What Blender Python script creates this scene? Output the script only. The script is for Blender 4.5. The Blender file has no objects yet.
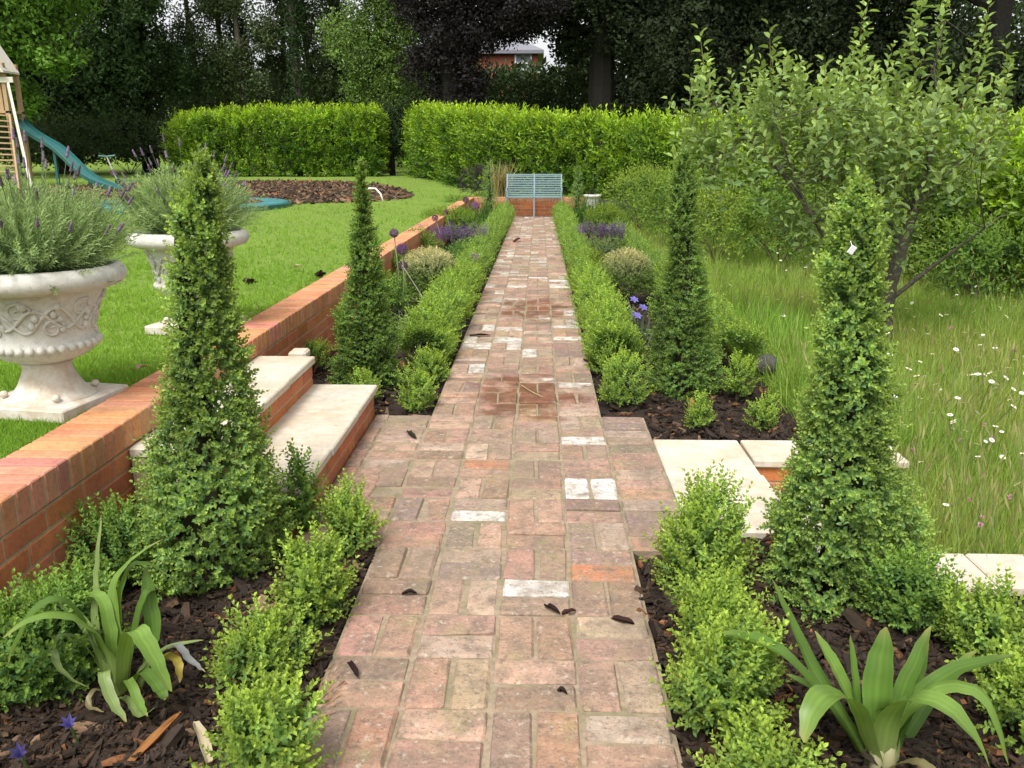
import bpy, math, random
import numpy as np
from mathutils import Euler, Vector, Matrix
rng = np.random.default_rng(11); random.seed(11)
PI = math.pi
sc = bpy.context.scene
COL = bpy.context.scene.collection

# ------------------------------------------------------------------ camera
CAM_H, F = 1.40, 855.0
PITCH = math.atan(229 / F); YAW = math.atan(27.5 / (F / math.cos(PITCH)))
cd = bpy.data.cameras.new('camera'); cam = bpy.data.objects.new('camera', cd); COL.objects.link(cam)
cam.location = (0, 0, CAM_H); cam.rotation_euler = (PI / 2 - PITCH, 0, YAW)
cd.sensor_width = 36; cd.lens = F / 1024 * 36; cd.clip_end = 1000; cd.clip_start = 0.05
sc.camera = cam
RM = Euler((PI / 2 - PITCH, 0, YAW)).to_matrix()
def ray(u, v): return RM @ Vector((u - 512, -(v - 384), -F))
def at(u, v, Y):                         # point seen at pixel (u, v) lying at depth Y
    d = ray(u, v); t = Y / d.y; return np.array((d.x * t, Y, CAM_H + d.z * t))
def gnd(u, v, z=0.0):                    # point seen at pixel (u, v) lying at height z
    d = ray(u, v); t = (z - CAM_H) / d.z; return np.array((d.x * t, d.y * t, z))

# ------------------------------------------------------------------ heights of the ground
def ss(a, b, x):
    t = np.clip((np.asarray(x, float) - a) / (b - a), 0, 1); return t * t * (3 - 2 * t)
def lawn_z(x, y): return 0.40 + 0.30 * ss(8, 30, y) * np.maximum(ss(-1.9, -5, x), ss(21.5, 28, y)) + 1.4 * ss(38, 60, y)
def meadow_z(x, y):
    return -0.24 + 0.36 * ss(12, 22, y) + 0.10 * ss(2.4, 1.3, x) * ss(4.1, 4.4, y) + 1.58 * ss(24, 60, y)

# ------------------------------------------------------------------ object helpers
ORG = {}
def tag(o, label=None, cat=None, group=None, kind=None):
    if label: o['label'] = label
    if cat: o['category'] = cat
    if group: o['group'] = group
    if kind: o['kind'] = kind
    return o
def thing(name, label, cat, loc, group=None):
    o = bpy.data.objects.new(name, None); COL.objects.link(o)
    o.location = tuple(float(c) for c in loc); ORG[o.name] = np.array(loc, float)
    return tag(o, label, cat, group)
def mesh_obj(name, V, faces, mat, parent=None, loc=None, col=None, smooth=False):
    """V in world coordinates; faces a list of int arrays (n,3)/(n,4) or of tuples."""
    V = np.asarray(V, np.float32).reshape(-1, 3)
    if parent is not None: org = ORG[parent.name]
    elif loc is not None: org = np.array(loc, float)
    else: org = np.zeros(3)
    me = bpy.data.meshes.new(name)
    if isinstance(faces, np.ndarray): faces = [faces]
    if faces and isinstance(faces[0], np.ndarray):
        nl = sum(f.size for f in faces); npoly = sum(len(f) for f in faces)
        me.vertices.add(len(V)); me.loops.add(nl); me.polygons.add(npoly)
        me.vertices.foreach_set('co', (V - org).astype(np.float32).ravel())
        me.loops.foreach_set('vertex_index', np.concatenate([f.ravel() for f in faces]).astype(np.int32))
        st, k = [], 0
        for f in faces:
            st.append(k + np.arange(len(f)) * f.shape[1]); k += f.size
        me.polygons.foreach_set('loop_start', np.concatenate(st).astype(np.int32))
        me.update(calc_edges=True)
    else:
        me.from_pydata([tuple(map(float, p)) for p in (V - org)], [], faces); me.update()
    if col is not None:
        c4 = np.ones((len(V), 4), np.float32); c4[:, :3] = col
        a = me.color_attributes.new('Col', 'FLOAT_COLOR', 'POINT'); a.data.foreach_set('color', c4.ravel())
    me.polygons.foreach_set('use_smooth', np.full(len(me.polygons), smooth, bool))
    if mat: me.materials.append(mat)
    o = bpy.data.objects.new(name, me); COL.objects.link(o)
    if parent is not None: o.parent = parent
    else: o.location = tuple(org)
    ORG[o.name] = org
    return o
def kids(o): return [c for c in bpy.data.objects if c.parent == o]
def dup(root, loc, rz=0, s=1.0, label=None, group=None, parts=None):
    r = root.copy(); COL.objects.link(r); r.location = tuple(float(c) for c in loc); r.rotation_euler = (0, 0, rz)
    r.scale = (s, s, s) if np.isscalar(s) else s
    if label: r['label'] = label
    if group: r['group'] = group
    for ch in (parts if parts is not None else kids(root)):
        c = ch.copy(); COL.objects.link(c); c.parent = r
        for g in kids(ch):
            d = g.copy(); COL.objects.link(d); d.parent = c
    return r

class MB:
    """collects solid pieces into one mesh"""
    def __init__(s): s.v = []; s.f = []; s.c = []
    def add(s, V, Fs, col=(1, 1, 1)):
        n = len(s.v); s.v += [tuple(p) for p in V]; s.f += [tuple(i + n for i in f) for f in Fs]; s.c += [tuple(col)] * len(V)
    def box(s, c, d, ch=0.0, col=(1, 1, 1), R=None, jit=0.0):
        hx, hy, hz = d[0] / 2, d[1] / 2, d[2] / 2
        if ch <= 0:
            V = [(x * hx, y * hy, z * hz) for z in (-1, 1) for x, y in ((-1, -1), (1, -1), (1, 1), (-1, 1))]
            Fs = [(3, 2, 1, 0), (4, 5, 6, 7), (0, 1, 5, 4), (1, 2, 6, 5), (2, 3, 7, 6), (3, 0, 4, 7)]
        else:
            V = []; idx = {}
            for sx in (-1, 1):
                for sy in (-1, 1):
                    for sz in (-1, 1):
                        idx[sx, sy, sz, 0] = len(V); V.append((sx * hx, sy * (hy - ch), sz * (hz - ch)))
                        idx[sx, sy, sz, 1] = len(V); V.append((sx * (hx - ch), sy * hy, sz * (hz - ch)))
                        idx[sx, sy, sz, 2] = len(V); V.append((sx * (hx - ch), sy * (hy - ch), sz * hz))
            Fs = []
            for sgn in (-1, 1):
                for ax, q in ((0, lambda a, b: (sgn, a, b)), (1, lambda a, b: (a, sgn, b)), (2, lambda a, b: (a, b, sgn))):
                    f = [idx[q(a, b) + (ax,)] for a, b in ((-1, -1), (1, -1), (1, 1), (-1, 1))]
                    if (sgn < 0) != (ax == 1): f.reverse()
                    Fs.append(tuple(f))
            for a in (-1, 1):
                for b in (-1, 1):
                    e = [idx[a, b, -1, 0], idx[a, b, 1, 0], idx[a, b, 1, 1], idx[a, b, -1, 1]]
                    Fs.append(tuple(e if a * b < 0 else e[::-1]))
                    e = [idx[a, -1, b, 0], idx[a, 1, b, 0], idx[a, 1, b, 2], idx[a, -1, b, 2]]
                    Fs.append(tuple(e if a * b > 0 else e[::-1]))
                    e = [idx[-1, a, b, 1], idx[1, a, b, 1], idx[1, a, b, 2], idx[-1, a, b, 2]]
                    Fs.append(tuple(e if a * b < 0 else e[::-1]))
                    for c_ in (-1, 1):
                        t = [idx[a, b, c_, 0], idx[a, b, c_, 1], idx[a, b, c_, 2]]
                        Fs.append(tuple(t if a * b * c_ > 0 else t[::-1]))
        V = np.array(V)
        if jit: V = V + rng.normal(0, jit, V.shape)
        if R is not None: V = V @ np.array(R).T
        s.add(V + np.array(c), Fs, col)
    def tube(s, pts, rad, n=8, col=(1, 1, 1), cap=True):
        pts = np.array(pts, float); m = len(pts); rad = np.broadcast_to(np.array(rad, float), (m,))
        V = []; prev = None
        for i in range(m):
            t = pts[min(i + 1, m - 1)] - pts[max(i - 1, 0)]; t /= np.linalg.norm(t) + 1e-9
            if prev is None:
                a = np.array((0, 0, 1.)) if abs(t[2]) < .9 else np.array((1., 0, 0)); x = np.cross(a, t)
            else: x = prev - t * np.dot(prev, t)
            x /= np.linalg.norm(x) + 1e-9; prev = x; y = np.cross(t, x)
            for k in range(n):
                a = 2 * PI * k / n; V.append(pts[i] + rad[i] * (math.cos(a) * x + math.sin(a) * y))
        Fs = [(i * n + k, i * n + (k + 1) % n, (i + 1) * n + (k + 1) % n, (i + 1) * n + k) for i in range(m - 1) for k in range(n)]
        if cap: Fs += [tuple(range(n))[::-1], tuple((m - 1) * n + k for k in range(n))]
        s.add(V, Fs, col)
    def bar(s, a, b, w, h, col=(1, 1, 1), ch=0.0):
        a = np.array(a, float); b = np.array(b, float); d = b - a; L = np.linalg.norm(d); z = d / L
        up = np.array((0, 0, 1.)) if abs(z[2]) < .95 else np.array((0, 1., 0)); x = np.cross(up, z); x /= np.linalg.norm(x); y = np.cross(z, x)
        s.box((a + b) / 2, (w, h, L), ch, col, np.stack([x, y, z], 1))
    def lathe(s, prof, c=(0, 0, 0), n=40, col=(1, 1, 1), fn=None):
        V = []
        for i, (r, z) in enumerate(prof):
            for k in range(n):
                a = 2 * PI * k / n; q = fn(r, z, a) if fn else r
                V.append((c[0] + q * math.cos(a), c[1] + q * math.sin(a), c[2] + z))
        m = len(prof)
        s.add(V, [(i * n + k, i * n + (k + 1) % n, (i + 1) * n + (k + 1) % n, (i + 1) * n + k) for i in range(m - 1) for k in range(n)], col)
    def ball(s, c, r, n=8, m=5, col=(1, 1, 1)):
        r = np.broadcast_to(np.array(r, float), (3,))
        V = [np.array(c) + r * np.array((math.sin(PI * i / m) * math.cos(2 * PI * k / n), math.sin(PI * i / m) * math.sin(2 * PI * k / n), -math.cos(PI * i / m))) for i in range(m + 1) for k in range(n)]
        s.add(V, [(i * n + k, i * n + (k + 1) % n, (i + 1) * n + (k + 1) % n, (i + 1) * n + k) for i in range(m) for k in range(n)], col)
    def make(s, name, mat, parent=None, loc=None, smooth=False):
        return mesh_obj(name, s.v, s.f, mat, parent, loc, np.array(s.c), smooth)

# ------------------------------------------------------------------ materials
def nodes(name):
    m = bpy.data.materials.new(name); m.use_nodes = True; nt = m.node_tree
    b = nt.nodes['Principled BSDF']; return m, nt, b
def N(nt, t, **kw):
    n = nt.nodes.new(t)
    for k, v in kw.items():
        if k in n.inputs: n.inputs[k].default_value = v
        else: setattr(n, k, v)
    return n
def leaf_mat(name, rough=0.45, trans=0.3, spec=0.35):
    m, nt, b = nodes(name); L = nt.links
    a = N(nt, 'ShaderNodeAttribute', attribute_name='Col')
    L.new(a.outputs['Color'], b.inputs['Base Color'])
    b.inputs['Roughness'].default_value = rough; b.inputs['Specular IOR Level'].default_value = spec
    if trans > 0:
        t = N(nt, 'ShaderNodeBsdfTranslucent'); mx = N(nt, 'ShaderNodeMix', data_type='RGBA', blend_type='MULTIPLY'); mx.inputs[0].default_value = 1
        mx.inputs[7].default_value = (1.25, 1.2, 0.6, 1); L.new(a.outputs['Color'], mx.inputs[6]); L.new(mx.outputs[2], t.inputs['Color'])
        ms = N(nt, 'ShaderNodeMixShader'); ms.inputs[0].default_value = trans
        L.new(b.outputs[0], ms.inputs[1]); L.new(t.outputs[0], ms.inputs[2]); L.new(ms.outputs[0], nt.nodes['Material Output'].inputs['Surface'])
    return m
def col_mat(name, rough=0.8, base=None, layers=(), bump=(), spec=0.3, metallic=0.0):
    """base colour from the Col attribute (or a constant) with noise layers (scale, lo, hi, colour, strength) and bumps (scale, strength, distance)"""
    m, nt, b = nodes(name); L = nt.links
    g = N(nt, 'ShaderNodeNewGeometry')
    if base is None: cur = N(nt, 'ShaderNodeAttribute', attribute_name='Col').outputs['Color']
    else:
        r = N(nt, 'ShaderNodeRGB'); r.outputs[0].default_value = (*base, 1); cur = r.outputs[0]
    for i, (scl, lo, hi, c, st) in enumerate(layers):
        n = N(nt, 'ShaderNodeTexNoise', Scale=scl, Detail=6.0, Roughness=0.65); 
        mp = N(nt, 'ShaderNodeMapping'); mp.inputs['Location'].default_value = (i * 3.7, i * 1.3, i * 2.1)
        L.new(g.outputs['Position'], mp.inputs[0]); L.new(mp.outputs[0], n.inputs['Vector'])
        mr = N(nt, 'ShaderNodeMapRange'); mr.inputs[1].default_value = lo; mr.inputs[2].default_value = hi; mr.inputs[4].default_value = st
        L.new(n.outputs[0], mr.inputs[0])
        mx = N(nt, 'ShaderNodeMix', data_type='RGBA'); L.new(mr.outputs[0], mx.inputs[0]); L.new(cur, mx.inputs[6]); mx.inputs[7].default_value = (*c, 1)
        cur = mx.outputs[2]
    L.new(cur, b.inputs['Base Color'])
    b.inputs['Roughness'].default_value = rough; b.inputs['Specular IOR Level'].default_value = spec; b.inputs['Metallic'].default_value = metallic
    last = None
    for scl, st, di in bump:
        n = N(nt, 'ShaderNodeTexNoise', Scale=scl, Detail=5.0, Roughness=0.6); L.new(g.outputs['Position'], n.inputs['Vector'])
        bp = N(nt, 'ShaderNodeBump', Strength=st, Distance=di); L.new(n.outputs[0], bp.inputs['Height'])
        if last: L.new(last.outputs[0], bp.inputs['Normal'])
        last = bp
    if last: L.new(last.outputs[0], b.inputs['Normal'])
    return m
M = {}
M['leaf'] = leaf_mat('box_leaf', 0.5, 0.38, 0.25)
M['laurel'] = leaf_mat('laurel_leaf', 0.42, 0.38, 0.3)
M['matt_leaf'] = leaf_mat('soft_leaf', 0.65, 0.36, 0.15)
M['tree_leaf'] = leaf_mat('tree_leaf', 0.7, 0.25, 0.1)
M['grass'] = leaf_mat('grass_blade', 0.6, 0.4, 0.12)
M['petal'] = leaf_mat('petal', 0.7, 0.3, 0.1)
M['strap'] = leaf_mat('strap_leaf', 0.4, 0.3, 0.3)
M['twig'] = col_mat('twig', 0.9, layers=((40, .4, .7, (.02, .016, .01), .6),))
M['bark'] = col_mat('bark', 0.9, layers=((9, .4, .7, (.05, .06, .035), .6), (30, .45, .7, (.02, .016, .012), .7)), bump=((25, .8, .03),))
M['dark_bark'] = col_mat('shaded_bark', 0.95, layers=((9, .4, .7, (.012, .012, .008), .6),), bump=((12, .8, .05),))  # near-black copy of the bark, woodland shade put into its colour
M['chip'] = col_mat('bark_chip', 0.75, layers=((60, .45, .75, (.012, .008, .006), .6),), bump=((90, .5, .004),), spec=.25)
M['soil'] = col_mat('soil', 0.95, base=(.026, .017, .012), layers=((14, .45, .7, (.045, .028, .018), .7),), bump=((40, .9, .03),))
M['mortar'] = col_mat('mortar', 0.95, base=(.31, .24, .165), layers=((6, .45, .65, (.17, .16, .08), .75), (45, .4, .7, (.12, .10, .07), .6)), bump=((150, .5, .004),))
M['new_mortar'] = col_mat('pale_mortar', 0.95, base=(.44, .34, .23), layers=((20, .4, .7, (.30, .2, .12), .6),), bump=((120, .5, .004),))
M['red_brick'] = col_mat('red_brick', 0.85, layers=((5, .45, .7, (.20, .075, .04), .55), (60, .48, .72, (.20, .08, .045), .6), (3.1, .52, .70, (.50, .27, .17), .3), (1.7, .58, .72, (.16, .09, .06), .35), (180, .55, .7, (.50, .30, .20), .4)), bump=((120, .5, .003), (25, .25, .004)))
M['slab'] = col_mat('sandstone', 0.8, base=(.56, .50, .41), layers=((3.2, .42, .68, (.45, .34, .22), .7), (17, .48, .70, (.36, .31, .24), .6), (1.4, .5, .7, (.36, .35, .31), .6), (70, .55, .75, (.22, .20, .16), .6), (6.5, .55, .72, (.62, .58, .50), .7)), bump=((14, .25, .006), (90, .3, .002)))
M['urn'] = col_mat('cast_stone', 0.85, base=(.62, .60, .55), layers=((7, .46, .68, (.38, .36, .29), .6), (35, .48, .72, (.30, .29, .23), .55), (3, .5, .7, (.66, .64, .60), .5), (110, .58, .72, (.16, .17, .10), .5)), bump=((60, .45, .003), (14, .2, .006)))
M['urn_base'] = col_mat('stained_cast_stone', 0.85, base=(.60, .56, .49), layers=((11, .42, .62, (.36, .24, .14), .55), (35, .5, .75, (.30, .26, .18), .45)), bump=((60, .35, .003),))
M['paint'] = col_mat('blue_green_paint', 0.5, base=(.19, .27, .29), layers=((14, .5, .8, (.27, .33, .33), .5),), bump=((90, .2, .001),))
M['wood'] = col_mat('softwood', 0.75, base=(.40, .28, .16), layers=((5, .4, .7, (.30, .19, .10), .6),), bump=((40, .3, .004),))
M['pale_wood'] = col_mat('pale_board', 0.7, base=(.62, .58, .50), layers=((5, .4, .7, (.50, .44, .34), .5),))
M['plastic'] = col_mat('green_plastic', 0.35, base=(.022, .105, .10), layers=((3, .45, .7, (.04, .14, .135), .5),), spec=.5)
M['pad'] = col_mat('turquoise_pad', 0.4, base=(.045, .20, .21), layers=((2, .45, .7, (.09, .27, .28), .6), (9, .5, .7, (.05, .12, .11), .5)), spec=.5)
M['mat_black'] = col_mat('black_net', 0.7, base=(.02, .025, .025))
M['white'] = col_mat('white_plastic', 0.4, base=(.80, .80, .80))
M['grey_metal'] = col_mat('grey_metal', 0.4, base=(.45, .45, .43), metallic=.3)
M['stone'] = col_mat('dark_stone', 0.9, base=(.06, .055, .05), layers=((15, .45, .7, (.13, .12, .11), .7),), bump=((30, .7, .02),))
M['slate'] = col_mat('roof_slate', 0.8, base=(.20, .20, .23), layers=((3, .4, .7, (.14, .14, .16), .6),))
M['house_brick'] = col_mat('house_brick', 0.9, base=(.34, .12, .07), layers=((4, .4, .7, (.24, .08, .05), .6),))
M['glass'] = col_mat('window_glass', 0.1, base=(.25, .28, .32), spec=.6)

# path bricks: per-brick colour, stains, lichen and the damp patch
def path_mat():
    m, nt, b = nodes('old_brick'); L = nt.links
    g = N(nt, 'ShaderNodeNewGeometry'); P = g.outputs['Position']
    cur = N(nt, 'ShaderNodeAttribute', attribute_name='Col').outputs['Color']
    def noise(scl, off, det=6.0, ro=.65):
        mp = N(nt, 'ShaderNodeMapping'); mp.inputs['Location'].default_value = off; L.new(P, mp.inputs[0])
        n = N(nt, 'ShaderNodeTexNoise', Scale=scl, Detail=det, Roughness=ro); L.new(mp.outputs[0], n.inputs['Vector']); return n.outputs[0]
    def rng_(x, lo, hi, a=0., bb=1.):
        r = N(nt, 'ShaderNodeMapRange'); r.inputs[1].default_value = lo; r.inputs[2].default_value = hi; r.inputs[3].default_value = a; r.inputs[4].default_value = bb
        L.new(x, r.inputs[0]); return r.outputs[0]
    def mix(f, a, c, blend='MIX'):
        x = N(nt, 'ShaderNodeMix', data_type='RGBA', blend_type=blend); L.new(f, x.inputs[0]); L.new(a, x.inputs[6])
        if isinstance(c, tuple): x.inputs[7].default_value = (*c, 1)
        else: L.new(c, x.inputs[7])
        return x.outputs[2]
    cur = mix(rng_(noise(13, (0, 0, 0)), .44, .66, 0, .8), cur, (.165, .12, .09))
    cur = mix(rng_(noise(22, (5, 1, 0)), .52, .72, 0, .6), cur, (.46, .29, .20))
    cur = mix(rng_(noise(9, (15, 1, 7)), .55, .72, 0, .45), cur, (.38, .21, .14))
    cur = mix(rng_(noise(4.2, (2, 9, 0)), .50, .66, 0, .55), cur, (.135, .11, .085))
    cur = mix(rng_(noise(7, (7, 3, 0)), .52, .70, 0, .6), cur, (.25, .225, .10))
    cur = mix(rng_(noise(40, (1, 4, 0)), .57, .68, 0, .65), cur, (.50, .46, .38))
    cur = mix(rng_(noise(28, (8, 3, 2)), .54, .66, 0, .6), cur, (.115, .085, .07))
    cur = mix(rng_(noise(60, (8, 6, 2)), .50, .70, 0, .5), cur, (.40, .29, .21))
    cur = mix(rng_(noise(110, (3, 3, 0)), .54, .68, 0, .7), cur, (.085, .065, .05))
    cur = mix(rng_(noise(2.1, (3, 8, 4)), .48, .66, 0, .55), cur, (.19, .15, .11))
    # damp patches
    def damp(cx, cy, rx, ry):
        mp = N(nt, 'ShaderNodeMapping'); mp.inputs['Location'].default_value = (-cx / rx, -cy / ry, 0); mp.inputs['Scale'].default_value = (1 / rx, 1 / ry, 0)
        L.new(P, mp.inputs[0]); ln = N(nt, 'ShaderNodeVectorMath', operation='LENGTH'); L.new(mp.outputs[0], ln.inputs[0])
        ad = N(nt, 'ShaderNodeMath', operation='MULTIPLY_ADD'); L.new(noise(5, (cx, cy, 2)), ad.inputs[0]); ad.inputs[1].default_value = 2.6; L.new(ln.outputs['Value'], ad.inputs[2])
        return rng_(ad.outputs[0], 2.25, 1.75)
    d1 = damp(-.06, 5.0, .42, .62); d2 = damp(-.05, 8.0, .40, .8)
    mxx = N(nt, 'ShaderNodeMath', operation='MAXIMUM'); L.new(d1, mxx.inputs[0]); L.new(d2, mxx.inputs[1]); d = mxx.outputs[0]
    wet = N(nt, 'ShaderNodeMath', operation='MULTIPLY'); L.new(d, wet.inputs[0]); wet.inputs[1].default_value = .95
    cur = mix(wet.outputs[0], cur, (.55, .36, .26), 'MULTIPLY')
    L.new(cur, b.inputs['Base Color'])
    L.new(rng_(d, 0, 1, .88, .42), b.inputs['Roughness']); b.inputs['Specular IOR Level'].default_value = .3
    b1 = N(nt, 'ShaderNodeBump', Strength=.8, Distance=.005); L.new(noise(70, (0, 0, 0)), b1.inputs['Height'])
    b2 = N(nt, 'ShaderNodeBump', Strength=.7, Distance=.014); L.new(noise(16, (0, 0, 3)), b2.inputs['Height']); L.new(b1.outputs[0], b2.inputs['Normal'])
    L.new(b2.outputs[0], b.inputs['Normal']); return m
M['path'] = path_mat()
def ground_mat(name, c1, c2, c3):
    return col_mat(name, .95, base=c1, layers=((1.1, .42, .66, c2, .8), (6, .5, .7, c3, .6), (60, .4, .7, tuple(x * .6 for x in c1), .7)), bump=((70, .8, .02),))
M['lawn'] = ground_mat('lawn_turf', (.15, .235, .03), (.18, .27, .035), (.14, .19, .035))
M['meadow'] = ground_mat('meadow_turf', (.10, .15, .03), (.13, .17, .035), (.10, .12, .035))

# ------------------------------------------------------------------ leaf and sprig templates, scattering
def unit(v): return v / (np.linalg.norm(v, axis=-1, keepdims=True) + 1e-9)
def leaf(base, ax, nrm, L, W, fold=.25, droop=.1, six=True):
    ax = unit(np.array(ax, float)); nrm = np.array(nrm, float); nrm = unit(nrm - ax * np.dot(nrm, ax)); sd = np.cross(ax, nrm); b = np.array(base, float)
    tip = b + ax * L - nrm * droop * L
    if not six:
        m = b + ax * L * .45
        return [b, m + sd * W / 2 + nrm * fold * W, tip, m - sd * W / 2 + nrm * fold * W], [(0, 1, 2, 3)]
    m1 = b + ax * L * .3; m2 = b + ax * L * .68 - nrm * droop * L * .3; f = nrm * fold * W
    return [b, m1 + sd * W * .46 + f, m2 + sd * W * .42 + f, tip, m2 - sd * W * .42 + f, m1 - sd * W * .46 + f], [(0, 1, 2, 3), (0, 3, 4, 5)]
class T:
    """a small template: vertices, quads, a tint per vertex"""
    def __init__(s): s.V = []; s.F = []; s.C = []
    def add(s, vf, tint):
        n = len(s.V); s.V += list(vf[0]); s.F += [tuple(i + n for i in f) for f in vf[1]]; s.C += [tint] * len(vf[0])
    def done(s): s.V = np.array(s.V, float); s.F = np.array(s.F, int); s.C = np.array(s.C, float); return s
def sprig(nodes_=6, length=.07, L=.018, W=.010, six=True, tip=(1.55, 1.35, .9), old=(.8, .88, .9), spread=(75, 25), alt=False):
    t = T(); r = rng; bend = r.normal(0, .12, 2)
    for i in range(nodes_):
        f = i / max(1, nodes_ - 1); z = length * f; o = np.array((bend[0] * z * f, bend[1] * z * f, z))
        k = np.array(old) * (1 - f) + np.array(tip) * f; el = math.radians(90 - (spread[0] * (1 - f) + spread[1] * f))
        a0 = i * (2.4 if alt else PI / 2) + r.normal(0, .2)
        for s_ in ((0,) if alt else (0, PI)):
            a = a0 + s_ + r.normal(0, .15); e = el + r.normal(0, .15)
            ax = np.array((math.cos(a) * math.cos(e), math.sin(a) * math.cos(e), math.sin(e)))
            sc_ = (1 - .35 * f) * r.uniform(.8, 1.15)
            t.add(leaf(o, ax, (-ax[0] * .3 + r.normal(0, .2), -ax[1] * .3 + r.normal(0, .2), 1), L * sc_, W * sc_, .2, r.uniform(0, .2), six), tuple(k * r.uniform(.85, 1.15)))
    return t.done()
def clump(n=9, R=.25, L=.16, W=.09, six=False):
    t = T()
    for i in range(n):
        p = unit(rng.normal(0, 1, 3)) * R * rng.uniform(.2, 1); ax = unit(p + rng.normal(0, .12, 3) + np.array((0, 0, -.05)))
        t.add(leaf(p, ax, rng.normal(0, .5, 3) + np.array((0, 0, 1)), L * rng.uniform(.7, 1.2), W * rng.uniform(.7, 1.2), .15, .1, six), tuple(np.ones(3) * rng.uniform(.75, 1.3)))
    return t.done()
def tuft(n, h, w, lean=.35, two=True, tint=((.8, .85, .8), (1.2, 1.15, 1.1))):
    t = T()
    for i in range(n):
        a = rng.uniform(0, 2 * PI); l = abs(rng.normal(0, lean)); hh = h * rng.uniform(.55, 1.1); ww = w * rng.uniform(.7, 1.2)
        o = np.array((rng.normal(0, h * .1), rng.normal(0, h * .1), 0)); d = np.array((math.cos(a), math.sin(a), 0)); s_ = np.array((-d[1], d[0], 0)) * ww / 2
        m = o + d * l * hh * .35 + np.array((0, 0, hh * .55)); e = o + d * l * hh + np.array((0, 0, hh * (1 - .3 * l)))
        f = rng.uniform(0, 1); k = tuple(np.array(tint[0]) * (1 - f) + np.array(tint[1]) * f)
        if two: t.add(([o - s_, o + s_, m + s_ * .8, m - s_ * .8, e + s_ * .12, e - s_ * .12], [(0, 1, 2, 3), (3, 2, 4, 5)]), k)
        else: t.add(([o - s_, o + s_, e + s_ * .2, e - s_ * .2], [(0, 1, 2, 3)]), k)
    return t.done()
def scatter(tpls, P, D, S, C, jit=.12):
    """instances of templates as plain mesh arrays: V, quads, colours"""
    P = np.asarray(P, float); n = len(P); D = unit(np.broadcast_to(np.asarray(D, float), (n, 3))); S = np.broadcast_to(np.asarray(S, float), (n,)); C = np.broadcast_to(np.asarray(C, float), (n, 3))
    ref = unit(rng.normal(0, 1, (n, 3))); X = unit(np.cross(ref, D)); Y = np.cross(D, X)
    pick = rng.integers(0, len(tpls), n); Vs, Fs, Cs = [], [], []; base = 0
    for k, t in enumerate(tpls):
        ii = np.nonzero(pick == k)[0]
        if not len(ii): continue
        m = len(t.V)
        V = P[ii][:, None] + S[ii][:, None, None] * (t.V[None, :, 0:1] * X[ii][:, None] + t.V[None, :, 1:2] * Y[ii][:, None] + t.V[None, :, 2:3] * D[ii][:, None])
        c = C[ii][:, None] * t.C[None] * (1 + rng.normal(0, jit, (len(ii), 1, 1)))
        Vs.append(V.reshape(-1, 3)); Cs.append(np.clip(c, .002, .9).reshape(-1, 3))
        Fs.append((t.F[None] + (np.arange(len(ii)) * m)[:, None, None]).reshape(-1, t.F.shape[1]) + base); base += len(ii) * m
    return np.concatenate(Vs), np.concatenate(Fs), np.concatenate(Cs)
def join(parts):
    V, Fq, C, b = [], [], [], 0
    for v, f, c in parts: V.append(v); Fq.append(f + b); C.append(c); b += len(v)
    return np.concatenate(V), np.concatenate(Fq), np.concatenate(C)
def sph(n, up=0.0):
    d = unit(rng.normal(0, 1, (n, 3)));
    if up > -1: d[:, 2] = np.where(d[:, 2] < up, np.abs(d[:, 2]), d[:, 2])
    return unit(d)
def lump(D, k=4, amp=.15, seed=0):
    r = np.random.default_rng(seed); out = np.zeros(len(D))
    for _ in range(5): out += np.sin(D @ (r.normal(0, 1, 3) * k) + r.uniform(0, 6))
    return 1 + amp * out / 2.2
# ================================================================== SETTING: ground sheets
def grid_sheet(name, x0, x1, y0, y1, nx, ny, zf, mat, power=1.0):
    xs = np.linspace(x0, x1, nx); ys = y0 + (y1 - y0) * np.linspace(0, 1, ny) ** power
    X, Y = np.meshgrid(xs, ys); Z = zf(X, Y); V = np.stack([X, Y, Z], -1).reshape(-1, 3)
    i = np.arange(nx - 1)[None] + np.arange(ny - 1)[:, None] * nx
    Fq = np.stack([i, i + 1, i + 1 + nx, i + nx], -1).reshape(-1, 4)
    return tag(mesh_obj(name, V, Fq, mat, smooth=True), kind='structure')
grid_sheet('lawn', -120, -1.772, -15, 300, 140, 160, lambda x, y: lawn_z(x, y) - .012 + .012 * np.sin(x * 2.1) * np.sin(y * 1.7), M['lawn'], 2.2)
grid_sheet('meadow', .95, 120, 2.80, 20.97, 160, 70, lambda x, y: meadow_z(x, y) - .02, M['meadow'])
grid_sheet('ground', -1.772, 120, 20.955, 300, 60, 90, lambda x, y: np.maximum(lawn_z(x, y), meadow_z(x, y) * (x > 3)) - .02, M['lawn'], 2.0)
grid_sheet('ground', .36, 120, -15, 2.80, 60, 12, lambda x, y: -.26 + 0 * x, M['soil'])
def bedz(x, y):
    return -.045 + .018 * np.sin(x * 9) * np.sin(y * 7) + .012 * np.sin(x * 23 + y * 17) - .28 * ss(1.38, 1.75, x) * (y > 4.2)
grid_sheet('flower_bed_soil', -1.60, -.55, -3, 2.95, 30, 90, bedz, M['soil'])
grid_sheet('flower_bed_soil', -1.60, -.55, 4.60, 20.95, 30, 160, bedz, M['soil'])
grid_sheet('flower_bed_soil', .32, 3.4, -3, 2.66, 70, 90, bedz, M['soil'])
grid_sheet('flower_bed_soil', .32, 1.055, 2.655, 3.06, 20, 12, lambda x, y: bedz(x, y) + .002, M['soil'])
grid_sheet('flower_bed_soil', .32, 1.75, 4.17, 20.95, 40, 160, bedz, M['soil'])

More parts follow.
